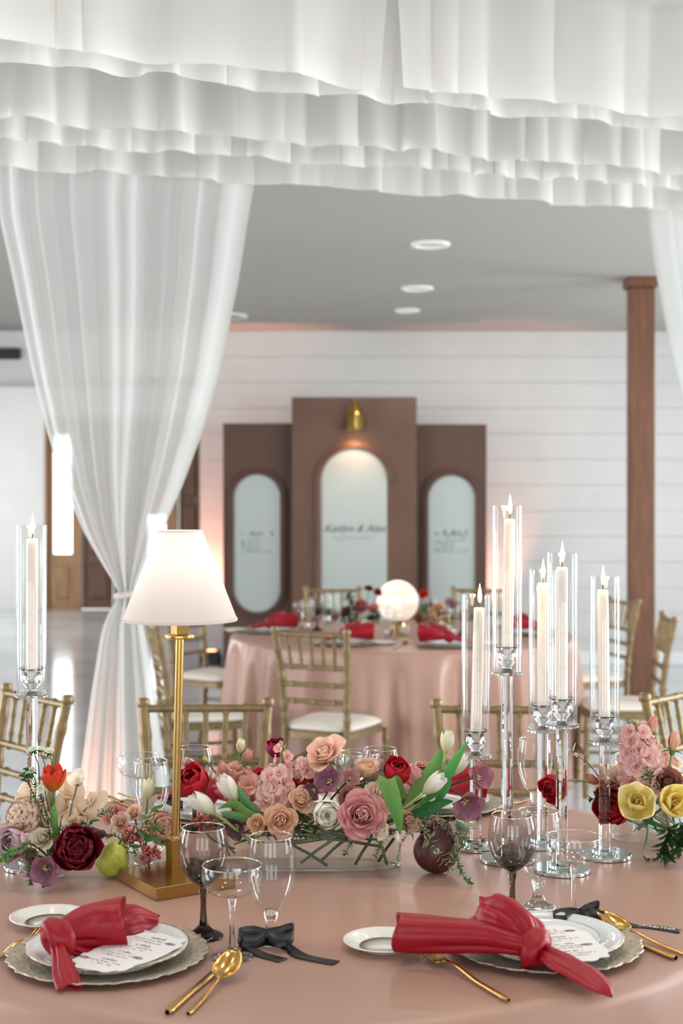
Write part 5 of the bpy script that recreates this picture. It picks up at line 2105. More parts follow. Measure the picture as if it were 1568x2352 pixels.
leaves('upright green tulip leaf beside the left white tulip', [
    ([at(600, 1875, 2.88), at(572, 1855, 2.875), at(555, 1830, 2.875), at(545, 1802, 2.88)], 0.020, (0.9, -0.3, 0.4), petal_mat((84, 140, 84), (104, 158, 100), 0.3))], VC + Vector((-0.09, -0.01, 0.07)))
leaves('short green tulip leaf lying under the left white tulips', [
    ([at(590, 1885, 2.87), at(555, 1880, 2.86), at(520, 1872, 2.86), at(505, 1866, 2.86)], 0.020, (0.1, -0.5, 1), petal_mat((92, 146, 90), (120, 170, 110), 0.3))], VC + Vector((-0.1, -0.02, 0.07)))

hellebore('purple hellebore above the big mauve-pink rose', at(757, 1795, 2.90), (-0.3, -0.8, 0.4), 0.036, HELL_I, (150, 98, 122), foot_c(30), 61, 64)
hellebore('purple-green hellebore turned down beside the stock', at(722, 1815, 2.89), (-0.6, -0.6, -0.1), 0.026, (96, 88, 72), (136, 88, 104), foot_c(31), 62, 60)
hellebore('mauve hellebore open at the far right of the centre vase', at(1098, 1785, 2.90), (0.5, -0.75, 0.25), 0.034, (150, 92, 108), (170, 112, 122), VC + Vector((0.13, 0, 0.06)), 63, 72)
hellebore('mauve hellebore nodding right above the trailing vine', at(1068, 1842, 2.87), (0.2, -0.8, -0.35), 0.042, (140, 88, 106), (164, 114, 128), VC + Vector((0.14, -0.01, 0.06)), 64, 62)
hellebore('dark purple hellebore low behind the smoke wine glass', at(545, 1898, 2.90), (-0.5, -0.8, 0.0), 0.03, (92, 50, 72), (118, 72, 94), VC + Vector((-0.13, 0, 0.05)), 65, 70)
hellebore('dusty hellebore beside the upright peach rose', at(803, 1790, 2.93), (0.3, -0.7, 0.4), 0.026, (170, 110, 116), (196, 140, 142), foot_c(33), 66, 60)

ranunculus('coral-red ranunculus filling in behind the left white tulips', at(598, 1800, 3.0), (-0.1, -0.6, 0.8), 0.03, (176, 40, 52), (204, 64, 72), foot_c(40), 161)
rose('dusty peach lisianthus above the left tulip leaves', at(588, 1848, 2.93), (-0.2, -0.85, 0.4), 0.03, (208, 148, 128), (234, 184, 168), foot_c(41), 18, 78, 162, name='lisianthus')
rose('rosy lisianthus between the hellebore and the upright peach rose', at(802, 1828, 2.93), (0.1, -0.8, 0.5), 0.028, (196, 128, 128), (224, 168, 164), foot_c(42), 18, 78, 163, name='lisianthus')
rose('blush lisianthus behind the folded tulip leaf', at(925, 1832, 2.94), (0.2, -0.8, 0.5), 0.03, (222, 168, 150), (240, 204, 190), foot_c(43), 18, 78, 164, name='lisianthus')
sprig('olive leaves filling the middle of the centre flowers', [at(700, 1890, 2.92), at(690, 1850, 2.95), at(672, 1815, 2.97)], 0.034, 0.018, 14, petal_mat((92, 104, 66), (120, 130, 88), 0.25), 165, two=True)
sprig('dark olive leaves behind the big mauve-pink rose', [at(800, 1900, 2.91), at(815, 1850, 2.95), at(820, 1800, 2.97)], 0.034, 0.018, 14, petal_mat((72, 84, 54), (98, 108, 70), 0.25), 166, two=True)
sprig('dark leaves along the vase rim at right', [at(905, 1905, 2.90), at(950, 1900, 2.89), at(995, 1915, 2.88)], 0.026, 0.014, 10, GREEN_D, 167, two=True)
sprig('dark leaves along the vase rim at left', [at(600, 1920, 2.89), at(660, 1912, 2.885), at(730, 1915, 2.885)], 0.026, 0.013, 12, GREEN_D, 168, two=True)
sprig('variegated pittosporum sprig hanging below the big rose', [at(812, 1905, 2.86), at(808, 1935, 2.855), at(792, 1960, 2.85)], 0.018, 0.010, 9, VARI, 71, two=True)
sprig('variegated pittosporum sprig drooping over the vase rim', [at(880, 1910, 2.86), at(875, 1938, 2.855), at(862, 1965, 2.85)], 0.017, 0.010, 8, VARI, 72, two=True)
sprig('small-leaved sprig over the left bowl of stems', [at(715, 1870, 2.87), at(712, 1895, 2.86), at(706, 1915, 2.855)], 0.02, 0.014, 5, petal_mat((130, 150, 84), (156, 172, 104), 0.3), 73)
sprig('thin green vine trailing over the dark red pear', [at(945, 1880, 2.88), at(1000, 1885, 2.86), at(1050, 1915, 2.85), at(1085, 1940, 2.85)], 0.022, 0.011, 16, VARI, 74, two=True)
sprig('vine strand hanging across the front of the dark red pear', [at(960, 1890, 2.85), at(985, 1930, 2.82), at(1010, 1965, 2.81), at(1040, 2000, 2.80)], 0.021, 0.011, 12, VARI, 75, two=True)
sprig('tiny-leaved creeper spilling onto the cloth right of the pear', [at(1030, 1930, 2.83), at(1050, 1975, 2.81), at(1062, 2010, 2.78), tab(1082, 2033) + Vector((0, 0, 0.004))], 0.008, 0.005, 22, petal_mat((70, 120, 50), (96, 142, 70), 0.25), 76, two=True, r=0.0007)
sprig('bright green creeper hanging at the right end of the vase', [at(925, 1880, 2.86), at(935, 1910, 2.85), at(920, 1940, 2.845), at(912, 1975, 2.84)], 0.009, 0.006, 18, petal_mat((66, 120, 54), (90, 146, 74), 0.25), 77, two=True, r=0.0007)
sprig('leafy green tuft behind the trailing vine', [at(960, 1905, 2.9), at(985, 1870, 2.9), at(1010, 1845, 2.9)], 0.016, 0.010, 20, petal_mat((36, 84, 44), (62, 120, 62), 0.25), 78, two=True, stuff=True)
sprig('grey-green succulent-like leaves beside the shortest candlestick', [at(1045, 1950, 2.93), at(1052, 1925, 2.93), at(1062, 1900, 2.93)], 0.036, 0.026, 12, petal_mat((150, 172, 150), (172, 190, 168), 0.2), 79, two=False, spread=40, droop=25, point=0.3)
sprig('silver-green sprig in front of the candlestick foot', [at(1035, 1985, 2.85), at(1050, 1960, 2.84), at(1062, 1935, 2.84)], 0.017, 0.010, 8, VARI, 80, two=True)

# crossed cut stalks seen through the vase
for k, (a, b) in enumerate(((at(660, 1935, 2.93), at(752, 1992, 2.90)), (at(870, 1925, 2.93), at(888, 1995, 2.905)), (at(850, 1930, 2.93), at(815, 1988, 2.905)), (at(770, 1925, 2.93), at(690, 1985, 2.92)),
                            (at(800, 1922, 2.95), at(735, 1990, 2.93)), (at(700, 1920, 2.94), at(880, 1945, 2.93)), (at(905, 1925, 2.94), at(868, 1990, 2.93)))):
    tgt = b
    if tgt.z < TZ + 0.012:
        tgt.z = TZ + 0.012
    MB().tube([a, a.lerp(tgt, 0.5) + Vector((0, 0, 0.002)), tgt], 0.0032, 7).obj('cut_stalk', [STEM_D, principled('stalk_mid', (84, 104, 58), 0.5)][k % 2], label='cut flower stalk in the oval vase, ' + ['slanting to the left end', 'steep one near the right end', 'leaning left under the big rose', 'crossing behind the goblet', 'thin one behind the others', 'nearly level across the rim', 'rear one near the right end'][k], cat='stalk', loc=tgt)

pear('dark red pear lying right of the centre vase', tab(985, 2010) + Vector((0, 0.02, 0)), 0.049, 0.108, (74, 32, 32), (60, 24, 28), (0.1, 0.35))

# ---- left arrangements
M_BOWLW = principled('white_bowl', (232, 234, 236), 0.2, coat=0.2)


def bowl(label, c, r, h, mat=None):
    t = thing('footed_bowl', c, label, 'bowl')
    MB().lathe([(0, 0.004), (r * 0.45, 0.004), (r * 0.75, h * 0.35), (r * 0.96, h * 0.75), (r, h), (r * 0.965, h + 0.0008), (r * 0.93, h * 0.78), (r * 0.7, h * 0.42), (r * 0.4, h * 0.2), (0, h * 0.18)], 48, c).obj('body', mat or M_BOWLW, t)
    MB().lathe([(0, 0.0006), (r * 0.42, 0.0006), (r * 0.45, 0.0035), (r * 0.40, 0.0045)], 36, c).obj('foot_ring', mat or M_BOWLW, t)
    return t


B1 = tab(128, 2012)
B2 = tab(330, 1983)
bowl('small white bowl under the dark red ranunculus at left', B1, 0.040, 0.04)
bowl('white bowl under the pepperberries beside the lamp base', B2, 0.045, 0.036)


def f1(k):
    rng = random.Random(k * 7 + 1)
    return B1 + Vector((rng.uniform(-0.02, 0.02), rng.uniform(-0.02, 0.02), rng.uniform(0.012, 0.02)))


def f2(k):
    rng = random.Random(k * 7 + 2)
    return B2 + Vector((rng.uniform(-0.022, 0.022), rng.uniform(-0.02, 0.02), rng.uniform(0.012, 0.02)))


tulip('orange-red tulip standing above the left flowers', at(122, 1793, 2.84), (0.06, -0.25, 1), 0.0265, (216, 150, 60), (226, 66, 44), f1(1), 81, hk=2.15, a0=62, a1=-14, stem_mat=STEM, sr=0.0045, ruf=0.02)
leaves('thick green tulip leaf clasping the orange-red tulip stem', [
    ([at(128, 1950, 2.83), at(125, 1900, 2.825), at(122, 1860, 2.83), at(126, 1845, 2.835)], 0.014, (1, -0.2, 0), petal_mat((84, 140, 60), (122, 172, 90), 0.3))], B1 + Vector((0, 0, 0.05)))
carnation('ruffled peach carnation at the far left', at(45, 1868, 2.84), (-0.45, -0.7, 0.5), 0.036, (228, 180, 146), (248, 220, 196), f1(2), 82)
ranunculus('dark crimson ranunculus in the left bowl', at(175, 1950, 2.78), (0.15, -0.9, 0.35), 0.041, WINE_I, (116, 14, 32), f1(3), 83, n=60, gap=26, ruf=0.06)
ranunculus('pale mauve ranunculus at the lower far left', at(35, 1935, 2.79), (-0.4, -0.85, 0.2), 0.034, (160, 126, 134), (204, 176, 182), f1(4), 84, n=30, gap=24)
hellebore('mauve hellebore hanging over the small white bowl', at(108, 1995, 2.745), (-0.1, -0.95, 0.05), 0.036, (124, 78, 98), (156, 108, 126), f1(5), 85, 66)
hellebore('dull purple hellebore seen from behind above the green pear', at(222, 1922, 2.84), (0.3, 0.2, 0.9), 0.035, (104, 74, 84), (124, 92, 100), f1(6), 86, 70)
rose('cream lisianthus low in the left bowl', at(98, 1925, 2.81), (-0.1, -0.8, 0.5), 0.026, (206, 190, 150), (238, 228, 206), f1(7), 16, 80, 87, name='lisianthus')
rose('pale mauve lisianthus drooping under the left hellebore', at(57, 2003, 2.76), (-0.3, -0.6, -0.6), 0.02, (190, 160, 158), (222, 198, 196), f1(8), 12, 66, 88, name='lisianthus', sep=False)
rose('dusty brown-pink rose tucked behind the left hellebore', at(72, 1965, 2.79), (-0.3, -0.9, 0.2), 0.024, (150, 116, 104), (190, 158, 146), f1(9), 16, 70, 89, sep=False)
CP_I, CP_O = (232, 196, 158), (244, 228, 206)
sweet_pea('cream sweet pea stem behind the orange-red tulip', [(at(155, 1822, 2.88), (0.2, -0.6, 0.6), 0.0390), (at(150, 1853, 2.87), (-0.2, -0.8, 0.3), 0.0286)], f1(10), CP_I, CP_O, 91)
sweet_pea('cream sweet pea floating highest right of the tulip', [(at(179, 1795, 2.88), (0.1, -0.5, 0.8), 0.0260)], f1(11), (240, 228, 204), (246, 240, 228), 92)
sweet_pea('peach sweet pea spray leaning right over the cloth', [(at(212, 1840, 2.86), (0.5, -0.5, 0.6), 0.0312), (at(188, 1868, 2.86), (0.2, -0.8, 0.4), 0.0312), (at(172, 1888, 2.84), (0.1, -0.9, 0.2), 0.0260)], f1(12), CP_I, CP_O, 93)
sweet_pea('cream sweet pea above the peach carnation', [(at(70, 1830, 2.89), (-0.3, -0.5, 0.7), 0.0312), (at(85, 1870, 2.87), (0, -0.8, 0.4), 0.0338)], f1(13), CP_I, CP_O, 94)
sweet_pea('peach sweet pea low between tulip stem and carnation', [(at(95, 1895, 2.85), (0, -0.9, 0.2), 0.0286), (at(160, 1905, 2.83), (0.2, -0.9, 0.1), 0.0260)], f1(14), CP_I, CP_O, 95)


def astrantia(label, heads, foot, seed, shrub=None):
    rng = random.Random(seed)
    t = flower('astrantia', label, 'flower', foot)
    m1 = petal_mat((214, 224, 190), (236, 238, 222), 0.35)
    for c, d, R in heads:
        c = Vector(c)
        d = Vector(d).normalized()
        P = [Vector(foot).lerp(c, k / 8) + Vector((0.006 * math.sin(k), 0, 0)) * (0 if k in (0, 8) else 1) for k in range(9)]
        MB().tube(P, 0.0010, 5).obj('stalk', STEM_D, t)
        M = frame(c, d, rng.uniform(0, 6))
        mb = MB()
        for k in range(13):
            petal(mb, M @ Matrix.Rotation(k * 2 * PI / 13, 4, 'Z'), R, R * 0.42, 0.3, 60, 70, nu=2, nv=4, point=0.8, peak=0.5, rng=rng)
        for k in range(16):
            a, q = rng.uniform(0, 6.28), R * 0.5 * math.sqrt(rng.random())
            mb.sphere(M @ Vector((q * math.cos(a), q * math.sin(a), R * rng.uniform(0.3, 0.5))), R * 0.07, 6, 4)
        mb.obj('flower_head', m1, t, kind='stuff')
        mb = MB()
        for k in range(5):
            petal(mb, M @ Matrix.Rotation(k * 1.2566, 4, 'Z'), R * 0.9, R * 0.4, 0.3, 95, 110, nu=2, nv=4, point=0.9, peak=0.4, z0=-R * 0.15, rng=rng)
        mb.obj('bracts', GREEN_D, t, kind='stuff')
    return t


astrantia('white astrantia stars reaching highest in front of the left candlestick', [(at(76, 1724, 2.83), (-0.2, -0.4, 0.9), 0.014), (at(92, 1722, 2.84), (0.3, -0.3, 0.9), 0.010), (at(113, 1728, 2.84), (0.2, -0.4, 0.9), 0.013)], f1(15), 96)
astrantia('white astrantia stars level with the orange-red tulip', [(at(74, 1772, 2.82), (-0.2, -0.5, 0.8), 0.013), (at(94, 1812, 2.80), (0, -0.95, 0.2), 0.012), (at(60, 1782, 2.83), (-0.6, -0.4, 0.6), 0.011)], f1(16), 97)
sprig('small-leaved green stem climbing beside the orange-red tulip', [at(118, 1950, 2.81), at(108, 1880, 2.805), at(85, 1810, 2.81), at(60, 1765, 2.82)], 0.013, 0.008, 26, petal_mat((44, 84, 46), (66, 108, 62), 0.2), 101, two=True)
sprig('fine green stem leaning left under the astrantia', [at(105, 1890, 2.82), at(80, 1830, 2.815), at(62, 1795, 2.82), at(52, 1780, 2.83)], 0.011, 0.007, 14, petal_mat((50, 92, 50), (72, 116, 66), 0.2), 102, two=True)
sprig('bright green fern sprig over the pale mauve ranunculus', [at(70, 1930, 2.76), at(45, 1950, 2.74), at(20, 1960, 2.74), at(5, 1978, 2.74)], 0.013, 0.006, 22, petal_mat((74, 142, 50), (100, 170, 74), 0.3), 103, two=True)
sprig('green vine hanging past the hellebore at lower left', [at(70, 1935, 2.77), at(72, 1970, 2.755), at(68, 2005, 2.75), at(70, 2030, 2.745)], 0.012, 0.007, 16, petal_mat((60, 104, 48), (84, 130, 66), 0.25), 104, two=True)
sprig('green tuft between the tulip stem and the crimson ranunculus', [at(130, 1930, 2.82), at(150, 1905, 2.82), at(175, 1895, 2.82), at(200, 1890, 2.82)], 0.012, 0.008, 16, petal_mat((60, 98, 56), (88, 128, 78), 0.25), 105, two=True)
sprig('variegated sprig between the sweet peas and pepperberries', [at(200, 1905, 2.87), at(215, 1880, 2.87), at(235, 1865, 2.88), at(255, 1862, 2.88)], 0.020, 0.011, 9, VARI, 106, two=True)
leaves('dark glossy leaf beneath the mauve hellebore', [([at(118, 2015, 2.76), at(105, 2035, 2.74), at(95, 2040, 2.735)], 0.02, (1, -0.5, 0.2), petal_mat((24, 44, 34), (36, 60, 44), 0.1))], tab(110, 2042))

pear('green-yellow pear leaning between the left bowl and lamp', tab(245, 2016) + Vector((0, 0.018, 0)), 0.036, 0.078, (176, 180, 76), (190, 190, 80), (0.45, 0.35))

# second small bowl
rose('rose-pink ranunculus-like rose behind the pepperberries', at(262, 1872, 2.93), (-0.2, -0.7, 0.6), 0.026, (196, 110, 110), (222, 148, 140), f2(1), 20, 76, 111)
rose('blush lisianthus in the bowl beside the lamp', at(277, 1890, 2.91), (0, -0.85, 0.5), 0.024, (230, 192, 160), (238, 206, 192), f2(2), 16, 78, 112, name='lisianthus')
carnation('peach carnation hidden behind the lamp rod', at(378, 1900, 2.93), (0.3, -0.8, 0.4), 0.033, (222, 150, 116), (240, 190, 160), f2(3), 113)
rose('peach stock-like bloom above the pepperberries', at(308, 1868, 2.94), (0, -0.7, 0.7), 0.02, (222, 164, 132), (238, 200, 176), f2(4), 14, 74, 114, name='lisianthus')
tulip('slender white tulip standing in front of the goblet', at(340, 1817, 2.92), (0.1, -0.2, 1), 0.0155, (224, 222, 160), (240, 238, 216), f2(5), 115, hk=3.0, stem_mat=STEM, sr=0.0024)
leaves('curling thin tulip leaf right of the slender white tulip', [([at(335, 1880, 2.91), at(350, 1858, 2.91), at(372, 1848, 2.91), at(381, 1830, 2.915)], 0.010, (0.5, -0.4, 0.8), GREEN_T)], f2(6))
berries('red pepperberry cluster below the blush lisianthus', f2(7), at(305, 1917, 2.88), 0.026, 0.024, 62, 0.0036, 116)
berries('red pepperberry cluster hanging beside the lamp base', f2(8), at(342, 1958, 2.86), 0.024, 0.022, 56, 0.0038, 117)
berries('dull red pepperberry cluster behind the lamp stem', VC + Vector((-0.14, 0.02, 0.03)), at(465, 1885, 2.95), 0.03, 0.022, 50, 0.0036, 118)
sprig('variegated leaf sprig standing between pepperberries and peach carnation', [at(318, 1925, 2.87), at(325, 1900, 2.865), at(338, 1880, 2.87)], 0.026, 0.015, 6, VARI, 119, spread=50)
sprig('plain green rose leaves beside the lamp post', [at(325, 1935, 2.86), at(345, 1915, 2.85), at(365, 1900, 2.855)], 0.036, 0.022, 6, petal_mat((58, 110, 60), (84, 140, 76), 0.25), 120, spread=60)
sprig('variegated leaves above the green pear', [at(300, 1935, 2.86), at(275, 1925, 2.85), at(255, 1915, 2.85)], 0.024, 0.014, 7, VARI, 121, two=False)
sprig('round variegated leaves hanging over the white bowl', [at(300, 1940, 2.85), at(295, 1950, 2.84), at(290, 1962, 2.84)], 0.024, 0.017, 4, VARI, 122, spread=70)

# ---- right arrangement
V2 = Vector((0.0, 0.0, 0.0)) + tab(1540, 1935)
oval_vase('low oval clear glass vase at the right edge', V2 + Vector((0.02, 0.03, 0)), 0.145, 0.055, 0.075)


def f3(k):
    rng = random.Random(k * 13 + 3)
    return V2 + Vector((rng.uniform(-0.09, 0.10), rng.uniform(0.0, 0.05), rng.uniform(0.012, 0.025)))


stock('tall pale pink stock spike at the right edge', f3(1), at(1480, 1810, 3.06), at(1452, 1655, 3.06), 0.058, 0.03, 0.026, 32, (234, 172, 166), (246, 208, 202), 131)
stock('peach-pink stock behind the tall pale pink spike', f3(2), at(1525, 1790, 3.10), at(1508, 1720, 3.10), 0.032, 0.02, 0.022, 10, (232, 168, 146), (244, 204, 188), 132, False)
rosebud('pink-cream rose bud with green sepals above the pink stock', at(1497, 1668, 3.07), (0.2, -0.2, 1), 0.017, (234, 196, 150), (236, 168, 156), f3(3), 133)
rosebud('peach rose bud on a bare stem at the right edge', at(1546, 1706, 3.05), (0.1, -0.2, 1), 0.019, (226, 184, 130), (240, 190, 160), f3(4), 134)
rosebud('peach bud low beside the curved green stem', at(1362, 1792, 3.06), (-0.7, -0.3, 0.5), 0.015, (204, 130, 104), (220, 156, 130), f3(5), 135, False)
rose('brown-mauve rose at the right edge above the yellow tulips', at(1533, 1797, 3.02), (0.0, -0.85, 0.5), 0.034, (92, 56, 48), (152, 100, 82), f3(6), 26, 66, 136)
rose('large cream rose behind the rightmost candlestick', at(1408, 1800, 3.09), (-0.3, -0.7, 0.6), 0.044, (222, 190, 158), (238, 218, 198), f3(7), 20, 80, 137)
ranunculus('large blood-red ranunculus beside the yellow tulip', at(1408, 1855, 3.06), (-0.35, -0.8, 0.4), 0.047, (120, 10, 18), (164, 22, 30), f3(8), 138, n=38, gap=14)
ranunculus('red ranunculus bowing behind the candlestick rods', at(1272, 1808, 3.09), (-0.55, -0.8, -0.1), 0.036, (140, 18, 30), (188, 34, 48), f3(9), 139)
YEL_I, YEL_O = (242, 222, 128), (246, 238, 176)
open_tulip('pale yellow open tulip left of its twin at right', at(1462, 1843, 2.955), (-0.2, -0.9, 0.4), 0.041, YEL_I, (248, 240, 186), f3(10), 140)
open_tulip('butter yellow open tulip at the right edge', at(1547, 1842, 2.96), (0.1, -0.9, 0.35), 0.039, (240, 214, 110), (248, 238, 164), f3(11), 141)
sweet_pea('cream sweet pea at the right edge behind the brown rose', [(at(1550, 1758, 3.10), (0.2, -0.6, 0.7), 0.028), (at(1520, 1770, 3.12), (0, -0.6, 0.7), 0.022)], f3(12), (238, 220, 190), (246, 238, 222), 142)
sprig('variegated sprig between the brown rose and yellow tulip', [at(1500, 1865, 3.03), at(1503, 1825, 3.02), at(1492, 1790, 3.0), at(1486, 1768, 3.0)], 0.019, 0.012, 12, VARI, 143, two=True)
sprig('variegated leaves under the large cream rose', [at(1440, 1868, 3.08), at(1442, 1830, 3.07), at(1446, 1800, 3.06)], 0.02, 0.012, 6, VARI, 144, two=True)
sprig('pale silvery sprig reaching left towards the candlesticks', [at(1375, 1785, 3.08), at(1352, 1755, 3.08), at(1325, 1735, 3.08), at(1310, 1722, 3.08)], 0.024, 0.009, 8, petal_mat((190, 200, 176), (214, 220, 202), 0.3), 145)
sprig('dark green fern spray hanging over the right vase', [at(1530, 1890, 2.98), at(1535, 1920, 2.955), at(1525, 1950, 2.94), at(1530, 1965, 2.935)], 0.036, 0.009, 24, GREEN_D, 146, two=True, spread=40)
sprig('dark green fern spray at the right frame edge', [at(1560, 1880, 2.98), at(1566, 1915, 2.95), at(1560, 1945, 2.93)], 0.034, 0.009, 22, GREEN_D, 147, two=True, spread=40)
sprig('long narrow green leaves dropping into the right vase', [at(1470, 1878, 3.0), at(1482, 1890, 2.985), at(1490, 1900, 2.98)], 0.062, 0.012, 4, petal_mat((52, 88, 48), (70, 112, 62), 0.2), 148, spread=35, droop=25, point=0.8)
sprig('small fallen fern sprig lying on the cloth at right', [tab(1568, 1962) + Vector((0, 0, 0.006)), tab(1530, 1975) + Vector((0, 0, 0.005)), tab(1482, 1978) + Vector((0, 0, 0.004))], 0.016, 0.006, 10, GREEN_D, 149, two=True, spread=60, droop=10)
sprig('green leaves left of the large cream rose', [at(1385, 1830, 3.06), at(1368, 1832, 3.05), at(1356, 1838, 3.05)], 0.022, 0.012, 5, GREEN_D, 150)

# ------------------------------------------------------------------ the far table's settings


def onfar(px, py):
    return tab(px, py)


far_sets = [(620, 1452, 'at the left of the far table', 1), (790, 1480, 'at the near left of the far table behind the chair back', 1), (1030, 1484, 'at the near right of the far table', -1), (1225, 1457, 'at the right of the far table', -1)]
for k, (px, py, w, sx) in enumerate(far_sets):
    c = onfar(px, py)
    charger.put(c, k, 'dull silver charger ' + w)
    dinner.put(c + Vector((0, 0, 0.0034)), 0.2, 'white dinner plate ' + w)
    t = thing('napkin', c + Vector((0, 0, 0.03)), 'red satin napkin knotted ' + w, 'napkin')
    k0 = c + Vector((0.0, -0.02, 0.052))
    knot(t, k0, 0.03, (0.8, 0.4, 0.2), 3)
    lobe('wide_fold', t, [(k0, 0.012, 0.014), (k0 + Vector((0.07 * sx, 0.0, 0.012)), 0.03, 0.032), (k0 + Vector((0.15 * sx, 0.02, 0.02)), 0.04, 0.044)], 70 + k, np_=3, n=20, steps=12)
    lobe('raised_fold', t, [(k0, 0.012, 0.014), (k0 + Vector((0.03 * sx, 0.06, 0.02)), 0.03, 0.03), (k0 + Vector((0.07 * sx, 0.11, 0.03)), 0.034, 0.034)], 80 + k, np_=3, n=20, steps=12)
    lobe('tail', t, [(k0, 0.012, 0.014), (k0 + Vector((-0.06 * sx, -0.03, -0.012)), 0.026, 0.012), (k0 + Vector((-0.12 * sx, -0.05, -0.03)), 0.006, 0.004)], 90 + k, np_=3, open_end=False, n=20, steps=12)
bread.put(onfar(880, 1480), 0, 'small white bread plate on the far table below the goblet')
bread.put(onfar(1110, 1480), 0, 'small white bread plate at the near right of the far table')
bread.put(onfar(540, 1450), 0, 'small white bread plate at the left rim of the far table')
spoon(onfar(905, 1494), onfar(930, 1478), 'gold spoon near the front rim of the far table')

for proto, px, py, lab in ((goblet, 706, 1452, 'clear goblet, front of the cluster at the left of the far table'), (wine, 728, 1448, 'smoke wine glass in the cluster at the left of the far table'), (coupe, 694, 1446, 'clear coupe in the cluster at the left of the far table'),
                           (goblet, 752, 1436, 'clear goblet at the back left of the far table'), (coupe, 905, 1474, 'clear coupe at the front of the far table before the globe'), (goblet, 890, 1468, 'clear goblet at the front of the far table left of the votive'),
                           (goblet, 1042, 1466, 'clear goblet before the dusty roses on the far table'), (wine, 1060, 1460, 'smoke wine glass beside the goblet right of the globe'),
                           (coupe, 985, 1436, 'clear coupe at the back of the far table behind the red flower'), (goblet, 970, 1434, 'clear goblet at the back of the far table right of the globe'),
                           (goblet, 1150, 1446, 'clear goblet near the right rim of the far table'), (goblet, 765, 1432, 'clear goblet farthest back on the far table at left')):
    proto.put(onfar(px, py), 0, lab)

# glowing globe lamp
GC = at(913, 1381, 7.95)
gl = thing('globe_lamp', Vector((GC.x, GC.y, TZ)), 'round white glass globe lamp glowing on the far table', 'lamp')
m, nt, out = new_mat('pearl_glass')
dd_ = nt.nodes.new('ShaderNodeBsdfTranslucent')
dd_.inputs[0].default_value = lin((238, 232, 228))
tt_ = nt.nodes.new('ShaderNodeBsdfTransparent')
gg_ = nt.nodes.new('ShaderNodeBsdfGlossy')
gg_.inputs['Roughness'].default_value = 0.08
m1 = nt.nodes.new('ShaderNodeMixShader')
m1.inputs[0].default_value = 0.22
m2 = nt.nodes.new('ShaderNodeMixShader')
m2.inputs[0].default_value = 0.14
nt.links.new(dd_.outputs[0], m1.inputs[1])
nt.links.new(tt_.outputs[0], m1.inputs[2])
nt.links.new(m1.outputs[0], m2.inputs[1])
nt.links.new(gg_.outputs[0], m2.inputs[2])
nt.links.new(m2.outputs[0], out.inputs[0])
MB().sphere(GC, 0.117, 40, 24).obj('globe', m, gl)
MB().lathe([(0, 0), (0.06, 0), (0.062, 0.006), (0.045, 0.012), (0.035, GC.z - 0.112 - TZ), (0.05, GC.z - 0.1 - TZ)], 32, (GC.x, GC.y, TZ)).obj('stand', M_BRASS, gl)
MB().sphere(GC + Vector((-0.01, 0, 0.0)), 0.026, 16, 10).obj('bulb', emission('globe_bulb', (255, 228, 200), 9), gl)
ld = bpy.data.lights.new('globe_light', 'POINT')
ld.energy = 0.32
ld.color = (1.0, 0.82, 0.68)
ld.shadow_soft_size = 0.03
lo = bpy.data.objects.new('globe_light', ld)
COL.objects.link(lo)
lo.parent = gl
lo.location = GC - Vector((GC.x, GC.y, TZ)) + Vector((-0.01, 0, 0.05))


def votive(c, label):
    t = thing('votive_candle', c, label, 'candle')
    MB().lathe([(0, 0.003), (0.03, 0.003), (0.034, 0.01), (0.036, 0.055), (0.0345, 0.055), (0.032, 0.012), (0, 0.008)], 28, c).obj('glass_cup', sheer_mat('frosted_cup', (244, 240, 236), 0.6, 0.3), t)
    MB().lathe([(0, 0.009), (0.03, 0.009), (0.031, 0.034), (0, 0.034)], 24, c).obj('wax', M_WAX, t)
    MB().lathe([(0, 0.036), (0.004, 0.042), (0.005, 0.048), (0.003, 0.058), (0, 0.066)], 10, c).obj('flame', M_FLAME, t)


votive(onfar(926, 1458), 'small lit votive in a frosted cup before the globe lamp')
votive(onfar(1000, 1450), 'small votive cup behind the dusty roses on the far table')

# far flowers: left of the globe
FV = onfar(828, 1460)
t = thing('glass_vase', FV, 'clear cube vase under the dark green flowers left of the globe', 'vase')
MB().lathe([(0.05, 0.004), (0.052, 0.02), (0.05, 0.09), (0.048, 0.09), (0.049, 0.02), (0, 0.008)], 28, FV).obj('body', thin_glass('vase_glass'), t)
ff = FV + Vector((0, 0, 0.03))
far_fl = [(rose, 'dusty pink rose left of the glowing globe', 830, 1392, 7.85, (0, -0.9, 0.3), 0.048, (176, 96, 104), (208, 136, 138), 20),
          (rose, 'second dusty pink rose closer to the glowing globe', 858, 1398, 7.85, (0.2, -0.9, 0.3), 0.034, (186, 106, 110), (216, 150, 148), 18),
          (rose, 'dark burgundy bloom standing above the far flowers', 846, 1352, 7.9, (0, -0.6, 0.7), 0.026, (96, 22, 40), (130, 40, 58), 16),
          (rose, 'burgundy bloom touching the left side of the globe', 868, 1362, 7.9, (0.2, -0.7, 0.5), 0.03, (110, 30, 44), (150, 60, 66), 16),
          (rose, 'muted plum bloom low in the far left flowers', 795, 1405, 7.85, (-0.3, -0.8, 0.3), 0.034, (96, 60, 66), (130, 92, 92), 16),
          (rose, 'brown-pink bloom at the left of the far flowers', 770, 1418, 7.8, (-0.4, -0.8, 0.3), 0.03, (150, 104, 96), (190, 142, 130), 16),
          (rose, 'cream bloom low in front of the far vase', 842, 1432, 7.7, (0, -0.9, 0.2), 0.026, (214, 200, 170), (232, 222, 200), 14)]
for fn, lab, px, py, dz, dr, R, ci, co, n in far_fl:
    fn(lab, at(px, py, dz), dr, R, ci, co, ff, n, 80, len(lab) * 7 + px)
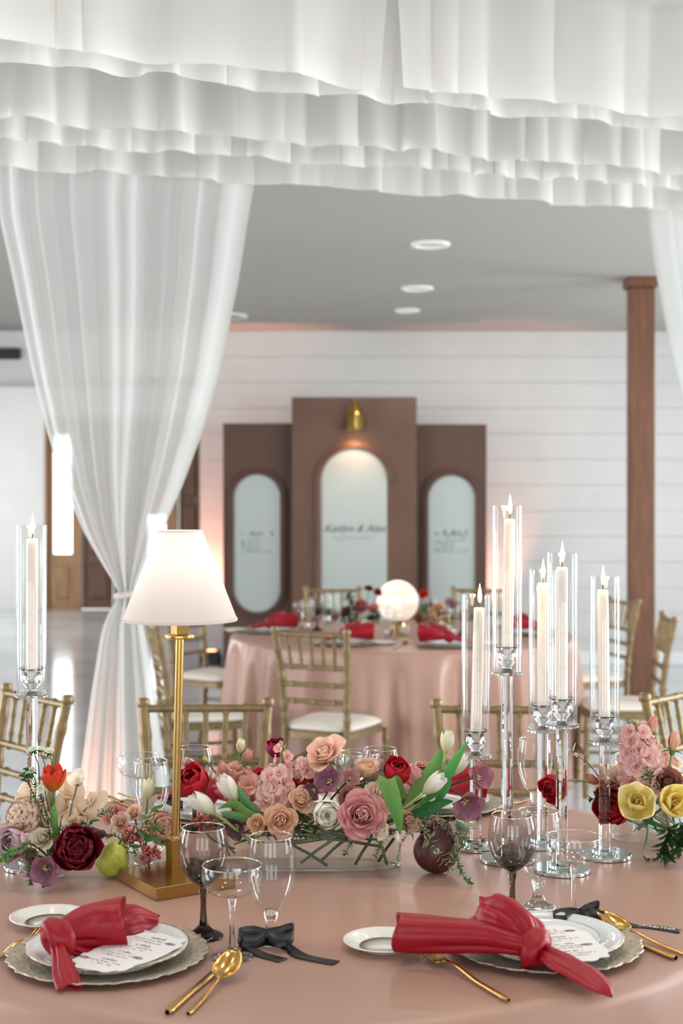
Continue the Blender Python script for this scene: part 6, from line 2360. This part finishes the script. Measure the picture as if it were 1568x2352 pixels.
for k, (lab, a, b) in enumerate((('dark green foliage spreading left on the far table', (820, 1435), (742, 1402)), ('dark green foliage rising behind the dusty pink roses', (825, 1430), (800, 1365)), ('dark green foliage under the globe lamp', (835, 1435), (870, 1415)), ('dark green foliage drooping before the far vase', (825, 1425), (800, 1448)))):
    sprig(lab, [at(a[0], a[1], 7.85), at((a[0] + b[0]) / 2, (a[1] + b[1]) / 2 - 4, 7.83), at(b[0], b[1], 7.82)], 0.05, 0.026, 16, [GREEN_D, petal_mat((62, 74, 50), (84, 98, 66), 0.2)][k % 2], 200 + k, two=True)
# right of the globe
FB = onfar(1012, 1452)
bowl('low pale bowl holding the dusty roses on the far table', FB, 0.06, 0.05)
fb = FB + Vector((0, 0, 0.02))
for lab, px, py, R, ci, co, n, op in (('tan rose facing forward right of the globe', 988, 1425, 0.054, (176, 130, 104), (220, 182, 156), 24, 80),
                                      ('scarlet bloom highest right of the globe', 971, 1364, 0.03, (170, 26, 20), (206, 48, 34), 16, 66),
                                      ('brown-red rose between the globe and tan rose', 962, 1420, 0.034, (128, 66, 52), (168, 104, 84), 18, 76),
                                      ('peach rose above the tan rose', 1005, 1396, 0.036, (212, 158, 126), (230, 186, 158), 18, 76),
                                      ('mauve hellebore-like bloom at the right of the far flowers', 1036, 1388, 0.04, (146, 98, 112), (176, 130, 142), 14, 80),
                                      ('pink bloom behind the far right goblet', 1058, 1412, 0.04, (176, 104, 116), (206, 146, 150), 16, 78),
                                      ('cream bloom tucked under the peach rose', 1022, 1422, 0.034, (206, 176, 140), (228, 204, 172), 16, 78)):
    rose(lab, at(px, py, 7.8), (0.0, -0.9, 0.3), R, ci, co, fb, n, op, px)
for k, (lab, a, b) in enumerate((('light green leaves under the scarlet far bloom', (975, 1430), (978, 1385)), ('green leaves at the right of the far flowers', (1020, 1440), (1062, 1398)))):
    sprig(lab, [at(a[0], a[1], 7.82), at((a[0] + b[0]) / 2, (a[1] + b[1]) / 2, 7.8), at(b[0], b[1], 7.8)], 0.045, 0.024, 12, petal_mat((96, 130, 62), (136, 166, 92), 0.3), 220 + k, two=True)
